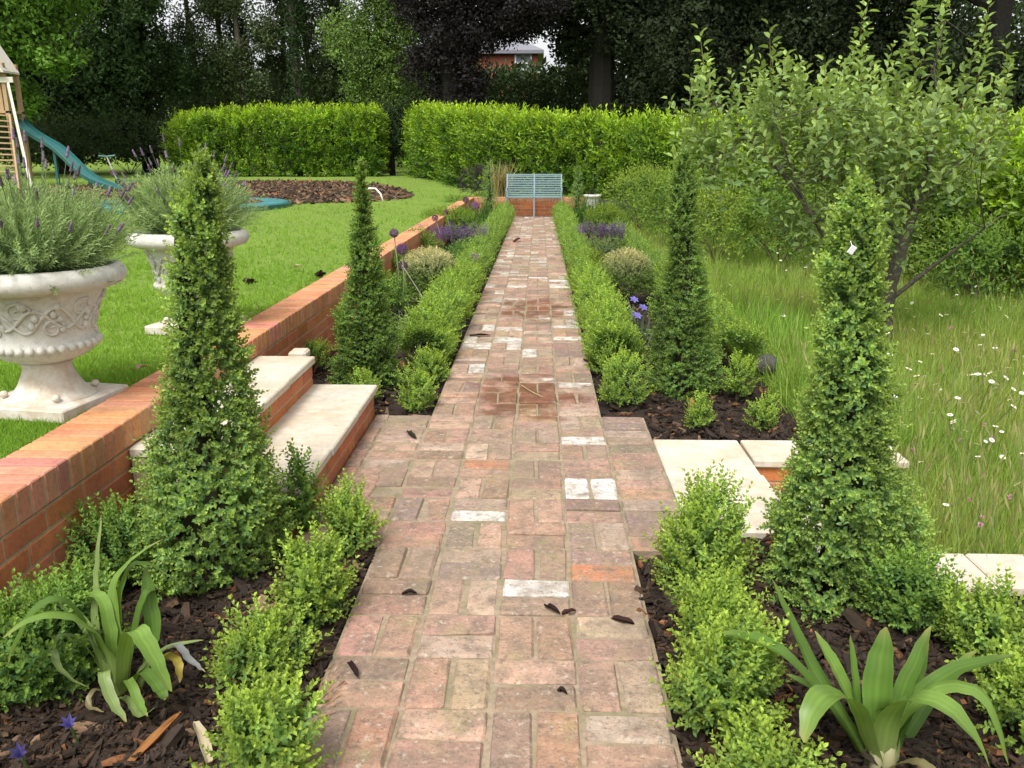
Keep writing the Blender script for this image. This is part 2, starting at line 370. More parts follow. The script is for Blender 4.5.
# ---- the old brick path, basket weave
BW, BL, PX0, PY0 = .2345, .238, -.587, 1.938
white = set()
def brick_at(u, v):
    p = gnd(u, v); n = math.floor((p[1] - PY0) / BL); c = math.floor((p[0] - PX0) / BW)
    fx = (p[0] - PX0) / BW - c; fy = (p[1] - PY0) / BL - n
    return (n, c, int(fy > .5) if (n + c) % 2 == 0 else int(fx > .5))
for uv in ((478, 517), (587, 440), (583, 491), (610, 491), (534, 592), (476, 368), (488, 327), (530, 352), (507, 340), (540, 379), (577, 385), (546, 315), (570, 326), (565, 314), (507, 306), (521, 286), (495, 286), (554, 286), (566, 286), (554, 281), (512, 275), (543, 278), (504, 266), (516, 256)):
    white.add(brick_at(*uv))
orange = {brick_at(610, 575), brick_at(500, 460)}
PAL = [((.41, .23, .17), 6), ((.36, .21, .155), 4), ((.45, .28, .21), 4), ((.30, .19, .145), 3), ((.235, .165, .14), 2.5), ((.42, .31, .20), 2), ((.43, .23, .15), 1.5), ((.38, .27, .21), 3), ((.48, .34, .26), 2)]
pw = np.array([w for _, w in PAL], float); pw /= pw.sum()
mb = MB()
def path_brick(cx, cy, dx, dy, key=None):
    r = random.random()
    if key in white: c = np.array((.76, .73, .68)) * rng.uniform(.85, 1.05)
    elif key in orange: c = (.46, .185, .09)
    elif key and key[0] > 14 and r < .07 + .08 * min(1, (key[0] - 14) / 30) * 1.4: c = np.array((.62, .57, .50)) * rng.uniform(.75, 1.1)
    else: c = np.array(PAL[rng.choice(len(PAL), p=pw)][0]) * (.93, .955, .93) * rng.uniform(.78, 1.18) + rng.normal(0, .008, 3)
    a = rng.normal(0, .014); tx, ty = rng.normal(0, .010, 2); R = np.array([[math.cos(a), -math.sin(a), 0], [math.sin(a), math.cos(a), 0], [tx, ty, 1]])
    mb.box((cx + rng.normal(0, .0012), cy + rng.normal(0, .0012), -.0325 + rng.normal(0, .0024)), (dx - .010 + rng.normal(0, .0025), dy - .010 + rng.normal(0, .0025), .065), rng.uniform(.005, .010), c, R, .0017)
for n in range(-6, 79):
    for c in range(-2, 5):
        y0 = PY0 + n * BL; x0 = PX0 + c * BW; wide = 4 <= n < 11
        if not wide and not 0 <= c < 4: continue
        if c == -2:
            for h in (0, 1): path_brick(PX0 - BW - .041, y0 + BL * (.25 + .5 * h), .082, BL / 2)
            continue
        if c == 4:
            for h in (0, 1): path_brick(x0 + BW / 2, y0 + BL * (.25 + .5 * h), BW, BL / 2, (n, c, h))
            continue
        for h in (0, 1):
            if (n + c) % 2 == 0 or (c == -1 and random.random() < .6): path_brick(x0 + BW / 2, y0 + BL * (.25 + .5 * h), BW, BL / 2, (n, c, h))
            else: path_brick(x0 + BW * (.25 + .5 * h), y0 + BL / 2, BW / 2, BL, (n, c, h))
tag(mb.make('brick_path', M['path']), kind='structure')
mb = MB(); mb.box((PX0 + 2 * BW, (0.5 + 20.74) / 2, -.057), (4 * BW + .006, 20.24, .1)); 
mb.box((PX0 - .158, 3.723, -.058), (.316, 1.66, .1)); mb.box((PX0 + 4.5 * BW + .003, 3.723, -.058), (BW, 1.66, .1))
tag(mb.make('path_mortar', M['mortar']), kind='structure')

# ================================================================== brick walls
RB = np.array((.50, .165, .068))
def rb_col(): return np.clip(RB * rng.uniform(.82, 1.18) + rng.normal(0, .012, 3), .02, .8)
def brick_run(root, p0, p1, zb, zt, th=.215, coping=True, side=1):
    """bricks between p0 and p1 (the front line of the wall); side=+1 puts the thickness to the left of p0->p1"""
    p0 = np.array(p0, float); p1 = np.array(p1, float); d = p1 - p0; L = np.linalg.norm(d); ax = np.array((*(d / L), 0)); ay = np.array((-ax[1], ax[0], 0)) * side
    R = np.stack([ax, ay, (0, 0, 1)], 1); O = np.array((*p0, 0))
    w = lambda x, y, z: O + ax * x + ay * y + np.array((0, 0, z))
    cz = .105 if coping else 0
    b = MB(); z = zt - cz; k = 0
    while z - .065 > zb - .07:
        off = 0 if k % 2 == 0 else .1125
        for q, yy in enumerate((.05125, th - .05125) if th > .16 else (.05125,)):
            x = -off
            while x < L - .01:
                a, e = max(0, x), min(L, x + .215)
                if e - a > .02: b.box(w((a + e) / 2, yy, z - .010 - .0325), (e - a, .1025, .065), .003, rb_col(), R)
                x += .225
        z -= .075; k += 1
    b.make('brickwork', M['red_brick'], root)
    m = MB(); m.box(w(L / 2, th / 2, (zb + zt - cz) / 2 - .002), (L - .008, th - .008, zt - cz - zb - .004), 0, (1, 1, 1), R)
    m.make('mortar_joint', M['new_mortar'], root)
    if coping:
        c = MB(); x = 0
        while x < L - .02:
            c.box(w(x + .0325, th / 2, zt - .0525 + rng.normal(0, .0008)), (.065, th + .004, .105), .004, rb_col() * np.array((1.12, 1.5, 1.8)), R); x += .0752
        c.make('coping', M['red_brick'], root)
        m = MB(); m.box(w(L / 2, th / 2, zt - .056), (L - .01, th - .004, .098), 0, (1, 1, 1), R); m.make('coping_joint', M['new_mortar'], root)
WX = -1.555
r = thing('brick_wall', 'long low orange brick retaining wall running beside the lawn from the large urn to the bench wall', 'wall', (WX, 10, 0)); brick_run(r, (WX, -.9), (WX, 20.74), -.15, .43)
r = thing('brick_wall', 'low brick wall crossing behind the metal bench at the path end', 'wall', (0, 20.85, 0)); brick_run(r, (WX, 20.75), (1.05, 20.75), -.15, .43)

# ---- steps on the left
def slab(b, x0, x1, y0, y1, zt, t=.04, ch=.006): b.box(((x0 + x1) / 2, (y0 + y1) / 2, zt - t / 2 + rng.normal(0, .001)), (x1 - x0, y1 - y0, t), ch)
st = thing('garden_steps', 'two stone-topped brick steps climbing left from the path to the lawn', 'steps', (-1.2, 3.8, 0))
def riser(root, x, y0, y1, zb, zt): brick_run(root, (x, y0), (x, y1), zb, zt, .1025, False)
for x, xb, zt, zb in ((-.912, -1.26, .165, -.06), (-1.248, -1.549, .325, .10)):
    brick_run(st, (x, 3.03), (x, 4.56), zb, zt - .04, .1025, False)
    b = MB(); b.box(((x - .11 + xb) / 2, 3.795, (zt - .045 + zb) / 2), (abs(xb - x) - .11, 1.52, zt - .045 - zb)); b.make('step_core', M['new_mortar'], st)
    ys = [3.02, 3.50, 4.05, 4.575]
    for j in range(3):
        b = MB(); slab(b, xb + rng.normal(0, .003), x + .022 + rng.normal(0, .004), ys[j] + .004, ys[j + 1] - .004, zt); b.make('tread', M['slab'], st)

# ---- landing and sunken steps on the right
lp = thing('stone_landing', 'pale sandstone landing slabs set beside the right edge of the path', 'paving', (.8, 3.5, 0))
for y0, y1, x1 in ((3.68, 4.17, 1.02), (3.06, 3.675, 1.03)):
    b = MB(); slab(b, .592, x1, y0, y1, -.002, .045); b.make('slab', M['slab'], lp)
brick_run(lp, (1.0, 3.07), (1.0, 3.86), -.3, -.047, .1025, False)
b = MB(); b.box((.75, 3.61, -.17), (.30, 1.08, .235)); b.make('landing_core', M['new_mortar'], lp)
ls = thing('stone_step', 'lower sandstone step leading from the landing down into the meadow', 'step', (1.2, 3.3, -.15))
for y0, y1 in ((2.90, 3.36), (3.365, 3.86)):
    b = MB(); slab(b, 1.012, 1.40, y0, y1, -.15); b.make('slab', M['slab'], ls)
b = MB(); b.box((1.2, 3.38, -.27), (.36, .94, .155), 0, RB); b.make('riser', M['red_brick'], ls)
fw = thing('flank_wall', 'short brick wall with stone coping on the far side of the right-hand steps', 'wall', (1.4, 4, 0)); brick_run(fw, (1.035, 3.885), (1.735, 3.885), -.35, -.041, .215, False)
for x0, x1 in ((1.034, 1.40), (1.405, 1.765)):
    b = MB(); slab(b, x0, x1, 3.865, 4.17, -.001, .038); b.make('coping_slab', M['slab'], fw)
fw = thing('flank_wall', 'stone-topped low wall at the right edge between mulched bed and meadow', 'wall', (1.4, 2.75, 0)); brick_run(fw, (1.06, 2.665), (3.0, 2.665), -.35, -.041, .215, False)
for x0, x1 in ((1.05, 1.555), (1.56, 2.10), (2.105, 3.0)):
    b = MB(); slab(b, x0, x1, 2.645, 2.90, -.001, .038); b.make('coping_slab', M['slab'], fw)
b = MB(); slab(b, -1.40, -1.30, 4.62, 4.74, .335, .05, .012); tag(b.make('stone_offcut', M['slab'], loc=(-1.35, 4.68, .31)), 'small white stone offcut lying behind the upper left step', 'stone')

# ================================================================== mulch
CH = []
for i in range(7):
    t = T(); L, W, h = rng.uniform(.6, 1.2), rng.uniform(.16, .42), rng.uniform(.06, .16)
    nseg = 3; xs = np.linspace(-L / 2, L / 2, nseg + 1); V = []
    for j, x in enumerate(xs):
        ww = W * (1 if 0 < j < nseg else rng.uniform(.25, .7)) * rng.uniform(.8, 1.2) / 2; o = rng.normal(0, .05, 2)
        V += [(o[0] - ww, x, o[1] - h / 2), (o[0] + ww, x, o[1] - h / 2), (o[0] + ww * .8, x, o[1] + h / 2), (o[0] - ww * .8, x, o[1] + h / 2)]
    Fs = [(j * 4 + a, j * 4 + (a + 1) % 4, j * 4 + 4 + (a + 1) % 4, j * 4 + 4 + a) for j in range(nseg) for a in range(4)] + [(3, 2, 1, 0), (nseg * 4, nseg * 4 + 1, nseg * 4 + 2, nseg * 4 + 3)]
    t.add((V, Fs), (1, 1, 1)); t = t.done(); t.V = t.V[:, [0, 2, 1]]; t.V = t.V[:, [0, 2, 1]]; CH.append(t)
def chips(P, size, zf=bedz, dark=.72):
    n = len(P); a = rng.uniform(0, 2 * PI, n); tilt = rng.normal(0, .28, n)
    X = np.stack([-np.sin(a), np.cos(a), 0 * a], 1); Dl = np.stack([np.cos(a) * np.cos(tilt), np.sin(a) * np.cos(tilt), np.sin(tilt)], 1)
    u = rng.uniform(0, 1, n); c = np.where((u < dark)[:, None], np.array((.030, .020, .014)), np.where((u < dark + .18)[:, None], np.array((.06, .034, .02)), np.where((u < dark + .25)[:, None], np.array((.20, .085, .035)), np.array((.16, .10, .06)))))
    Vs, Fs, Cs, base = [], [], [], 0; pick = rng.integers(0, len(CH), n); up = np.cross(X, Dl); up *= np.sign(up[:, 2:3])
    for k, t in enumerate(CH):
        ii = np.nonzero(pick == k)[0]; s_ = size * rng.lognormal(0, .35, len(ii)); m = len(t.V)
        V = P[ii][:, None] + s_[:, None, None] * (t.V[None, :, 0:1] * X[ii][:, None] + t.V[None, :, 1:2] * Dl[ii][:, None] + t.V[None, :, 2:3] * up[ii][:, None])
        Vs.append(V.reshape(-1, 3)); Cs.append(np.repeat(c[ii] * rng.uniform(.6, 1.4, (len(ii), 1)), m, 0))
        for f in (t.F,): Fs.append((f[None] + (np.arange(len(ii)) * m)[:, None, None]).reshape(-1, 4) + base)
        base += len(ii) * m
    return np.concatenate(Vs), np.concatenate(Fs), np.concatenate(Cs)
def bed_pts(n, x0, x1, y0, y1, yp=1.0):
    y = y0 + (y1 - y0) * rng.uniform(0, 1, n) ** yp; x = rng.uniform(x0, x1, n); return np.stack([x, y, bedz(x, y) + rng.uniform(.0, .03, n)], 1)
MP = np.concatenate([bed_pts(7500, -1.55, -.6, 1.0, 2.95), bed_pts(1500, -1.55, -.6, 4.6, 20, 2), bed_pts(7500, .36, 2.2, 1.0, 2.62), bed_pts(4500, 2.1, 3.35, .4, 2.62), bed_pts(2500, .36, 2.2, .2, 1.1), bed_pts(1800, -1.55, -.6, .2, 1.1), bed_pts(3000, .36, 1.6, 4.2, 20, 2.2), bed_pts(500, .38, 1.0, 2.6, 3.02)]); MPS = np.concatenate([bed_pts(9000, -1.55, -.6, 1.3, 2.95), bed_pts(9000, .36, 2.2, 1.3, 2.62), bed_pts(2500, .6, 1.6, 4.2, 6.5)]); MP = MP[~((np.abs(MP[:, 1] - 3.78) < .9) & (MP[:, 0] > 0) & (MP[:, 0] < .62))]
V, Fq, C = join([chips(MP, .055), chips(MPS + (0, 0, .012), .022, dark=.82)])

tag(mesh_obj('bark_mulch', V, Fq, M['chip'], col=C), kind='stuff')

# ================================================================== topiary cones
SP_BOX = [sprig(6, .055, .017, .0105) for _ in range(5)]
SP_BOX_T = [sprig(5, .045, .0185, .0125, tip=(1.5, 1.3, .9), old=(.7, .78, .8), spread=(70, 18)) for _ in range(5)]
SP_FAR = [sprig(4, .07, .026, .016, six=False, tip=(1.3, 1.2, .9)) for _ in range(4)]
def twig_core(prof, base, h, scale, name, root, col=(.035, .035, .018)):
    b = MB()
    b.lathe([(max(.004, np.interp(t, prof[0], prof[1]) * scale), t * h) for t in np.linspace(0, .97, 26)], base, 18, col, lambda r, z, a: r * (1 + .3 * math.sin(a * 5 + z * 40) * math.sin(z * 31 + a * 2)))
    b.make(name, M['twig'], root)
def topiary(label, base, h, prof, n, col, tpl, seed, lean=(0, 0), amp=.2):
    root = thing('topiary_cone', label, 'topiary', base, 'clipped box cones'); prof = (np.array(prof[0]), np.array(prof[1]))
    tt = np.linspace(0, 1, 200); w = np.interp(tt, *prof) + .045; cdf = np.cumsum(w) / w.sum(); t = np.interp(rng.uniform(0, 1, n), cdf, tt)
    ph = rng.uniform(0, 2 * PI, n); r = np.interp(t, *prof)
    Q = np.stack([np.cos(ph), np.sin(ph), t * h / .22], 1); lm = lump(Q, 1.5, amp, seed) * lump(Q, 3.2, amp * .7, seed + 1)
    dpt = 1 - np.abs(rng.normal(0, .20, n)); dpt = np.clip(dpt, .3, 1); dpt[::22] = rng.uniform(1.05, 1.22, len(dpt[::22])); rr = r * lm * dpt
    P = np.stack([rr * np.cos(ph), rr * np.sin(ph), t * h], 1); P[:, 2] += rng.normal(0, .01, n); P[:, 2] = np.maximum(P[:, 2], .01)
    P[:, 0] += lean[0] * t; P[:, 1] += lean[1] * t
    up = .35 + .9 * t ** 4; D = np.stack([np.cos(ph), np.sin(ph), up], 1) + rng.normal(0, .35, (n, 3))
    shade = .9 + .25 * (lm - 1) / amp * .5
    V, Fq, C = scatter(tpl, P + base - unit(D) * .03, D, rng.uniform(.75, 1.2, n), np.array(col)[None] * shade[:, None] * rng.uniform(.78, 1.22, (n, 1)))
    mesh_obj('foliage', V, Fq, M['leaf'], root, col=C)
    twig_core(prof, np.array(base), h * .9, .28, 'stem', root); return root
BOX = (.235, .37, .115)
B1 = gnd(213, 570, -.04); topiary('tall box topiary cone standing nearest on the left in front of the steps', B1, 1.44, ([0, .06, .2, .33, .45, .6, .75, .88, .96, 1], [.17, .235, .25, .205, .155, .105, .082, .068, .045, .008]), 3700, BOX, SP_BOX_T, 1, (.095, 0))
B2 = gnd(836, 588, -.04); topiary('tall box topiary cone on the right with a white tag near its top', B2, 1.36, ([0, .06, .2, .33, .45, .6, .75, .9, .97, 1], [.18, .245, .235, .19, .145, .105, .082, .068, .045, .012]), 3900, BOX, SP_BOX_T, 2, (-.055, 0))
B3 = gnd(368, 388, -.04); topiary('slim pointed box topiary cone left of the path just beyond the stone steps', B3, 1.40, ([0, .06, .2, .35, .5, .7, .85, 1], [.16, .215, .20, .155, .11, .07, .04, .006]), 2800, (.165, .28, .075), SP_BOX_T, 3, (.02, 0))
B4 = gnd(680, 392, -.04); topiary('column-like box topiary cone right of the path beyond the landing slabs', B4, 1.46, ([0, .06, .2, .35, .5, .7, .9, 1], [.16, .22, .205, .165, .12, .09, .072, .03]), 2800, (.17, .285, .08), SP_BOX_T, 4, (-.05, 0))
topiary('small distant box cone left of the bench in front of the big hedge', (-1.12, 19.6, 0), 1.25, ([0, .1, .3, 1], [.2, .25, .22, .03]), 700, BOX, SP_FAR, 5)
topiary('small distant box cone right of the bench in front of the big hedge', (.86, 19.6, 0), 1.15, ([0, .1, .3, 1], [.2, .24, .18, .03]), 700, BOX, SP_FAR, 6)

# ================================================================== young box plants
def box_shrub(label, base, w, h, n, col=(.125, .215, .038), tpl=None, group='young box plants edging the beds', name='box_plant', up=.8, seed=0):
    root = thing(name, label, 'shrub', base, group); base = np.array(base, float)
    d = sph(n, -.7); rad = np.clip(1 - np.abs(rng.normal(0, .26, n)), .15, 1) * lump(d, 2.4, .32, seed + 50)
    P = d * rad[:, None] * np.array((w / 2, w / 2, h * .55)); P[:, 2] += h * .42; P[:, 2] = np.maximum(P[:, 2], .02 + rng.uniform(0, .03, n))
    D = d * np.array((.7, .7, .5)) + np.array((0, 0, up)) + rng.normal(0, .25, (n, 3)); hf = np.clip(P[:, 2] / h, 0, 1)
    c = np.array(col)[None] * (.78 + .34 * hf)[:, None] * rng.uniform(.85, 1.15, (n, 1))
    V, Fq, C = scatter(tpl or SP_YOUNG, P + base, D, rng.uniform(.75, 1.25, n), c)
    mesh_obj('foliage', V, Fq, M['leaf'], root, col=C)
    b = MB()
    for k in range(6):
        a = k * 1.05 + seed; e = np.array((math.cos(a) * w * .3, math.sin(a) * w * .3, h * rng.uniform(.55, .85))); b.tube([base + (0, 0, -.03), base + e * .5 + (0, 0, .03), base + e], [.006, .004, .002], 5, (.06, .05, .025))
    b.make('stem', M['twig'], root); return root
SP_YOUNG = [sprig(7, .085, .0205, .0115, tip=(1.5, 1.3, .9), old=(.7, .8, .9), spread=(70, 28)) for _ in range(6)]
near = [  # u, v of the base, width, height, label
    (270, 785, .21, .25, 'lime green young box plant lowest on the left edge of the path'),
    (264, 690, .22, .22, 'young box plant beside the strap-leaved plant left of the path'),
    (318, 628, .20, .27, 'young box plant left of the path directly right of the large near cone'),
    (352, 556, .20, .24, 'bushy young box plant against the left brick edge below the steps'),
    (303, 536, .13, .30, 'thin upright young box plant between the near left cone and the stone steps'),
    (60, 680, .36, .30, 'spreading box plant below the brick wall at the far left of the bed'),
    (10, 700, .26, .26, 'box plant cut by the left picture edge under the brick wall'),
    (120, 590, .24, .28, 'box plant tucked between the brick wall and the near left cone'),
    (700, 600, .27, .36, 'upright young box plant right of the path at the corner of the landing'),
    (712, 668, .22, .30, 'bright young box plant right of the path in the middle of the near row'),
    (728, 738, .25, .28, 'young box plant right of the path just left of the strap-leaved clump'),
    (768, 820, .22, .20, 'young box plant cut by the bottom of the picture on the right'),
    (905, 632, .25, .26, 'dark green box plant close against the right side of the near right cone'),
    (985, 668, .24, .22, 'box plant below the stone coping at the right picture edge'),
    (1022, 745, .22, .24, 'box plant at the lower right corner beyond the strap-leaved clump'),
    (418, 412, .22, .27, 'first young box plant of the left path hedge beyond the steps'),
    (432, 385, .22, .26, 'second young box plant of the left path hedge beyond the steps'),
    (444, 362, .22, .26, 'third young box plant of the left path hedge beyond the steps'),
    (366, 402, .17, .20, 'low bright box plant at the foot of the slim left cone by the stone step'),
    (312, 372, .26, .28, 'box plant behind the upper stone step against the long brick wall'),
    (334, 345, .30, .30, 'box plant between the long brick wall and the slim left cone'),
    (622, 404, .28, .30, 'first young box plant of the right path hedge beyond the landing'),
    (610, 374, .24, .28, 'second young box plant of the right path hedge beyond the landing'),
    (700, 430, .15, .22, 'small round box plant standing alone in mulch behind the landing slabs'),
    (762, 432, .16, .24, 'small box plant standing in mulch behind the short stone-capped wall'),
    (737, 402, .18, .32, 'taller box plant between the column-like cone and the dark stone'),
]
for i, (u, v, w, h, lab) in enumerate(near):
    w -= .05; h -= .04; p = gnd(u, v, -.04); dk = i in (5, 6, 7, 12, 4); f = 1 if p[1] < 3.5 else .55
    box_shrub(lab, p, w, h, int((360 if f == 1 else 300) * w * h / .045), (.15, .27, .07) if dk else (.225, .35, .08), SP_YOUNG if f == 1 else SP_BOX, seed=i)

# ================================================================== low box hedges further along
def low_hedge(label, x, y0, y1, w, h, dens, col):
    root = thing('low_box_hedge', label, 'hedge', (x, (y0 + y1) / 2, 0)); L = y1 - y0; n = int(L * dens)
    y = y0 + L * rng.uniform(0, 1, n) ** 1.45; ph = rng.uniform(-.25, PI + .25, n); dpt = np.clip(1 - np.abs(rng.normal(0, .2, n)), .3, 1)
    k = 2 * PI / .27; lm = 1 + .24 * np.cos(y * k + .8 * np.sin(y * 2.3)) + .12 * np.sin(y * 9.1 + 1 + ph) + .14 * np.sin(y * 3.7 + ph * 2)
    cx, cz = np.cos(ph), np.sin(ph); sq = .8 + .2 / np.maximum(np.abs(cx), np.abs(cz))
    P = np.stack([x + cx * w / 2 * lm * dpt * sq, y, np.maximum(.01, h * .40 + cz * h * .6 * lm * dpt * sq)], 1)
    D = np.stack([cx * .7, rng.normal(0, .3, n), .45 + cz * .5], 1) + rng.normal(0, .25, (n, 3))
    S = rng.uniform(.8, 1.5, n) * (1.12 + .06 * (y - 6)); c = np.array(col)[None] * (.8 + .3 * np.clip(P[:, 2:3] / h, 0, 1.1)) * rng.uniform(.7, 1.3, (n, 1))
    near_ = y < 9; parts = []
    for sel, tp in ((near_, SP_BOX), (~near_, SP_FAR)):
        if sel.any(): parts.append(scatter(tp, P[sel], D[sel], S[sel] * (1 if tp is SP_BOX else .62), c[sel]))
    V, Fq, C = join(parts); mesh_obj('foliage', V, Fq, M['leaf'], root, col=C)
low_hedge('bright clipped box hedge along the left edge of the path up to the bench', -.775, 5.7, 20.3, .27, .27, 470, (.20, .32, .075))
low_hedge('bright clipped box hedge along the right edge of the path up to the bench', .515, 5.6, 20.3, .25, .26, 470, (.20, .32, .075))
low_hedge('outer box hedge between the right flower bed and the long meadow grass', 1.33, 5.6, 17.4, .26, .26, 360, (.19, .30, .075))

# ================================================================== strap-leaved plants
def ribbon(pts, w, fold=.22, n=14, side=None):
    """a leaf blade along a smooth curve through pts with a V-shaped section and a pointed tip"""
    pts = np.array(pts, float); m = len(pts); k = np.linspace(0, m - 1, n)
    def cr(t):
        i = min(int(t), m - 2); f = t - i; p = [pts[max(i - 1, 0)], pts[i], pts[i + 1], pts[min(i + 2, m - 1)]]
        return .5 * ((2 * p[1]) + (-p[0] + p[2]) * f + (2 * p[0] - 5 * p[1] + 4 * p[2] - p[3]) * f * f + (-p[0] + 3 * p[1] - 3 * p[2] + p[3]) * f ** 3)
    c = np.array([cr(t) for t in k]); V = []; prev = None
    for i in range(n):
        t = unit(c[min(i + 1, n - 1)] - c[max(i - 1, 0)])
        if side is not None: s = np.array(side, float)
        else: s = np.cross(t, (0, 0, 1.)); 
        if np.linalg.norm(s) < .15: s = prev if prev is not None else np.array((1., 0, 0))
        s = unit(s - t * np.dot(s, t))
        if prev is not None and np.dot(s, prev) < 0: s = -s
        prev = s; nn = np.cross(s, t); nn = nn if nn[2] > 0 or i == 0 else nn
        f = i / (n - 1); ww = w * (.75 + .25 * min(1, f * 4)) * (1 - max(0, (f - .55) / .45) ** 2.2 * .93)
        for o in np.linspace(-1, 1, 9): V.append(c[i] + s * ww / 2 * o + nn * fold * ww * .5 * abs(o) ** 1.6)
    Fq = [(i * 9 + j, i * 9 + j + 1, i * 9 + 10 + j, i * 9 + 9 + j) for i in range(n - 1) for j in range(8)]
    return V, Fq
def strap_plant(label, base, leaves, bulb=True):
    root = thing('strap_leaved_plant', label, 'plant', base)
    for pts, w, col in leaves:
        V, Fq = ribbon([np.array(p) for p in pts], w * 1.12, n=18); V = np.array(V); nv = len(V); fl = (np.arange(nv) // 9) / (nv // 9 - 1); kx = np.arange(nv) % 9; V = V + np.repeat(rng.normal(0, .0012, (nv // 9, 3)), 9, 0); tipc = np.clip((fl - .86) / .14, 0, 1)[:, None] * rng.uniform(.1, .9); basec = np.clip(1 - fl / .22, 0, 1)[:, None] * .6
        cc = np.array(col) * np.where(kx == 4, 1.2, np.where(kx % 2 == 1, .92, 1.04))[:, None] * (1 + np.repeat(rng.normal(0, .07, (nv // 9, 1)), 9, 0)) * rng.uniform(.85, 1.1); cc = cc * (1 - tipc) + np.array((.34, .29, .10)) * tipc; cc = cc * (1 - basec) + np.array((.34, .36, .16)) * basec
        mesh_obj('leaf', V, Fq, M['strap'], root, col=cc, smooth=True)
    b = MB(); base = np.array(base, float)
    for k in range(5 if bulb else 3):
        a = k * 1.3; o = np.array((math.cos(a) * .022, math.sin(a) * .022, 0)); b.tube([base + o + (0, 0, -.04), base + o * .9 + (0, 0, .03), base + o * .6 + (0, 0, .10)], [.017, .019, .012], 8, (.42, .40, .22))
    b.make('stem_base', M['strap'], root, smooth=True)
G1 = (.10, .185, .032); G2 = (.16, .265, .05); G3 = (.20, .27, .09); GY = (.42, .33, .06); GB = (.22, .19, .09)
bR = gnd(880, 764, -.03); Y = bR[1]
def L_(Yb, *p): return [at(u, v, Yb + dy) for u, v, dy in p]
R = lambda *p: L_(Y, *p)
strap_plant('large glossy strap-leaved clump in the mulch at the lower right', bR, [
    (R((872, 762, 0), (845, 725, .04), (806, 655, .12), (772, 579, .18)), .045, G1),
    (R((868, 764, 0), (835, 715, 0), (790, 660, .02), (757, 640, .04), (720, 633, .06)), .050, G1),
    (R((874, 764, -.01), (858, 712, -.05), (836, 694, -.10), (815, 706, -.16), (803, 742, -.20)), .058, G2),
    (R((878, 764, .02), (876, 700, .04), (886, 627, .08)), .062, G1),
    (R((884, 764, .01), (900, 700, .05), (931, 626, .10)), .040, G1),
    (R((886, 764, .01), (908, 705, .08), (928, 641, .14)), .034, G1),
    (R((884, 764, 0), (905, 712, .02), (952, 672, .05), (1012, 655, .08)), .045, G1),
    (R((880, 764, -.02), (895, 712, -.06), (922, 698, -.11), (962, 720, -.17), (990, 768, -.20)), .060, G2),
    (R((886, 764, 0), (910, 705, -.02), (952, 684, -.04), (988, 700, -.08), (1009, 765, -.12)), .048, G2),
    (R((868, 764, .02), (858, 700, .05), (850, 634, .09)), .022, G1),
    (R((872, 764, .01), (852, 705, .04), (833, 665, .07), (815, 632, .10)), .050, G2),
    (R((866, 764, .03), (830, 700, .10), (786, 674, .18)), .030, G1),
    (R((888, 764, .03), (930, 700, .14), (975, 650, .26)), .036, G1),
    (R((890, 768, -.03), (915, 762, -.08), (940, 775, -.12)), .030, GB),
])
bL = gnd(118, 702, -.03); Y = bL[1]
strap_plant('pale-tipped strap-leaved plant with arching leaves in the mulch at the lower left', bL, [
    (R((112, 697, -.01), (96, 648, -.04), (70, 604, -.06), (40, 606, -.10), (18, 640, -.14), (8, 664, -.16)), .034, G1),
    (R((124, 696, .01), (136, 625, .06), (150, 590, .1), (172, 600, .16)), .026, G1),
    (R((116, 698, -.03), (104, 672, -.08), (112, 700, -.13), (126, 722, -.16)), .026, G3),
    (R((122, 695, 0), (116, 645, .02), (113, 590, .05), (130, 562, .08), (162, 539, .10)), .030, G2),
    (R((105, 690, .02), (96, 625, .06), (97, 570, .09), (101, 516, .12)), .018, G3),
    (R((116, 695, -.02), (107, 650, -.04), (88, 624, -.07), (62, 613, -.10), (28, 618, -.14), (2, 638, -.18)), .040, G2),
    (R((118, 695, 0), (112, 640, .01), (103, 602, .03), (90, 594, .05), (71, 606, .08)), .030, G2),
    (R((110, 698, 0), (92, 655, -.02), (66, 634, -.05), (53, 648, -.08), (63, 673, -.10), (88, 688, -.09)), .018, G3),
    (R((120, 695, .01), (118, 610, .05), (128, 572, .08), (146, 564, .10), (180, 583, .14)), .024, G2),
    (R((140, 690, .04), (153, 640, .08), (149, 600, .10), (146, 568, .12)), .038, G1),
    (R((122, 695, -.02), (128, 640, -.04), (138, 632, -.07), (155, 660, -.10), (171, 692, -.12)), .046, G2),
    (R((128, 695, -.01), (142, 668, 0), (168, 648, .03), (204, 640, .06)), .022, G3),
    (R((114, 695, -.01), (95, 640, .03), (60, 602, .06), (28, 604, .06), (0, 624, .05)), .030, G3),
    (R((122, 697, -.02), (128, 680, -.06), (139, 703, -.12), (147, 716, -.15)), .022, G2),
    (R((128, 695, .0), (142, 672, -.03), (160, 690, -.08), (165, 700, -.10)), .030, G1),
    (R((150, 672, .06), (165, 655, .04), (178, 664, .0), (180, 682, -.02)), .022, GY),
    (R((160, 655, .02), (176, 645, 0), (190, 660, -.03), (205, 672, -.05)), .018, (.20, .21, .20)),
    (R((112, 698, -.03), (95, 690, -.06), (88, 705, -.09), (104, 712, -.10)), .014, GB),
    (R((118, 698, -.03), (128, 700, -.07), (140, 716, -.11), (156, 706, -.12)), .018, G3),
], False)

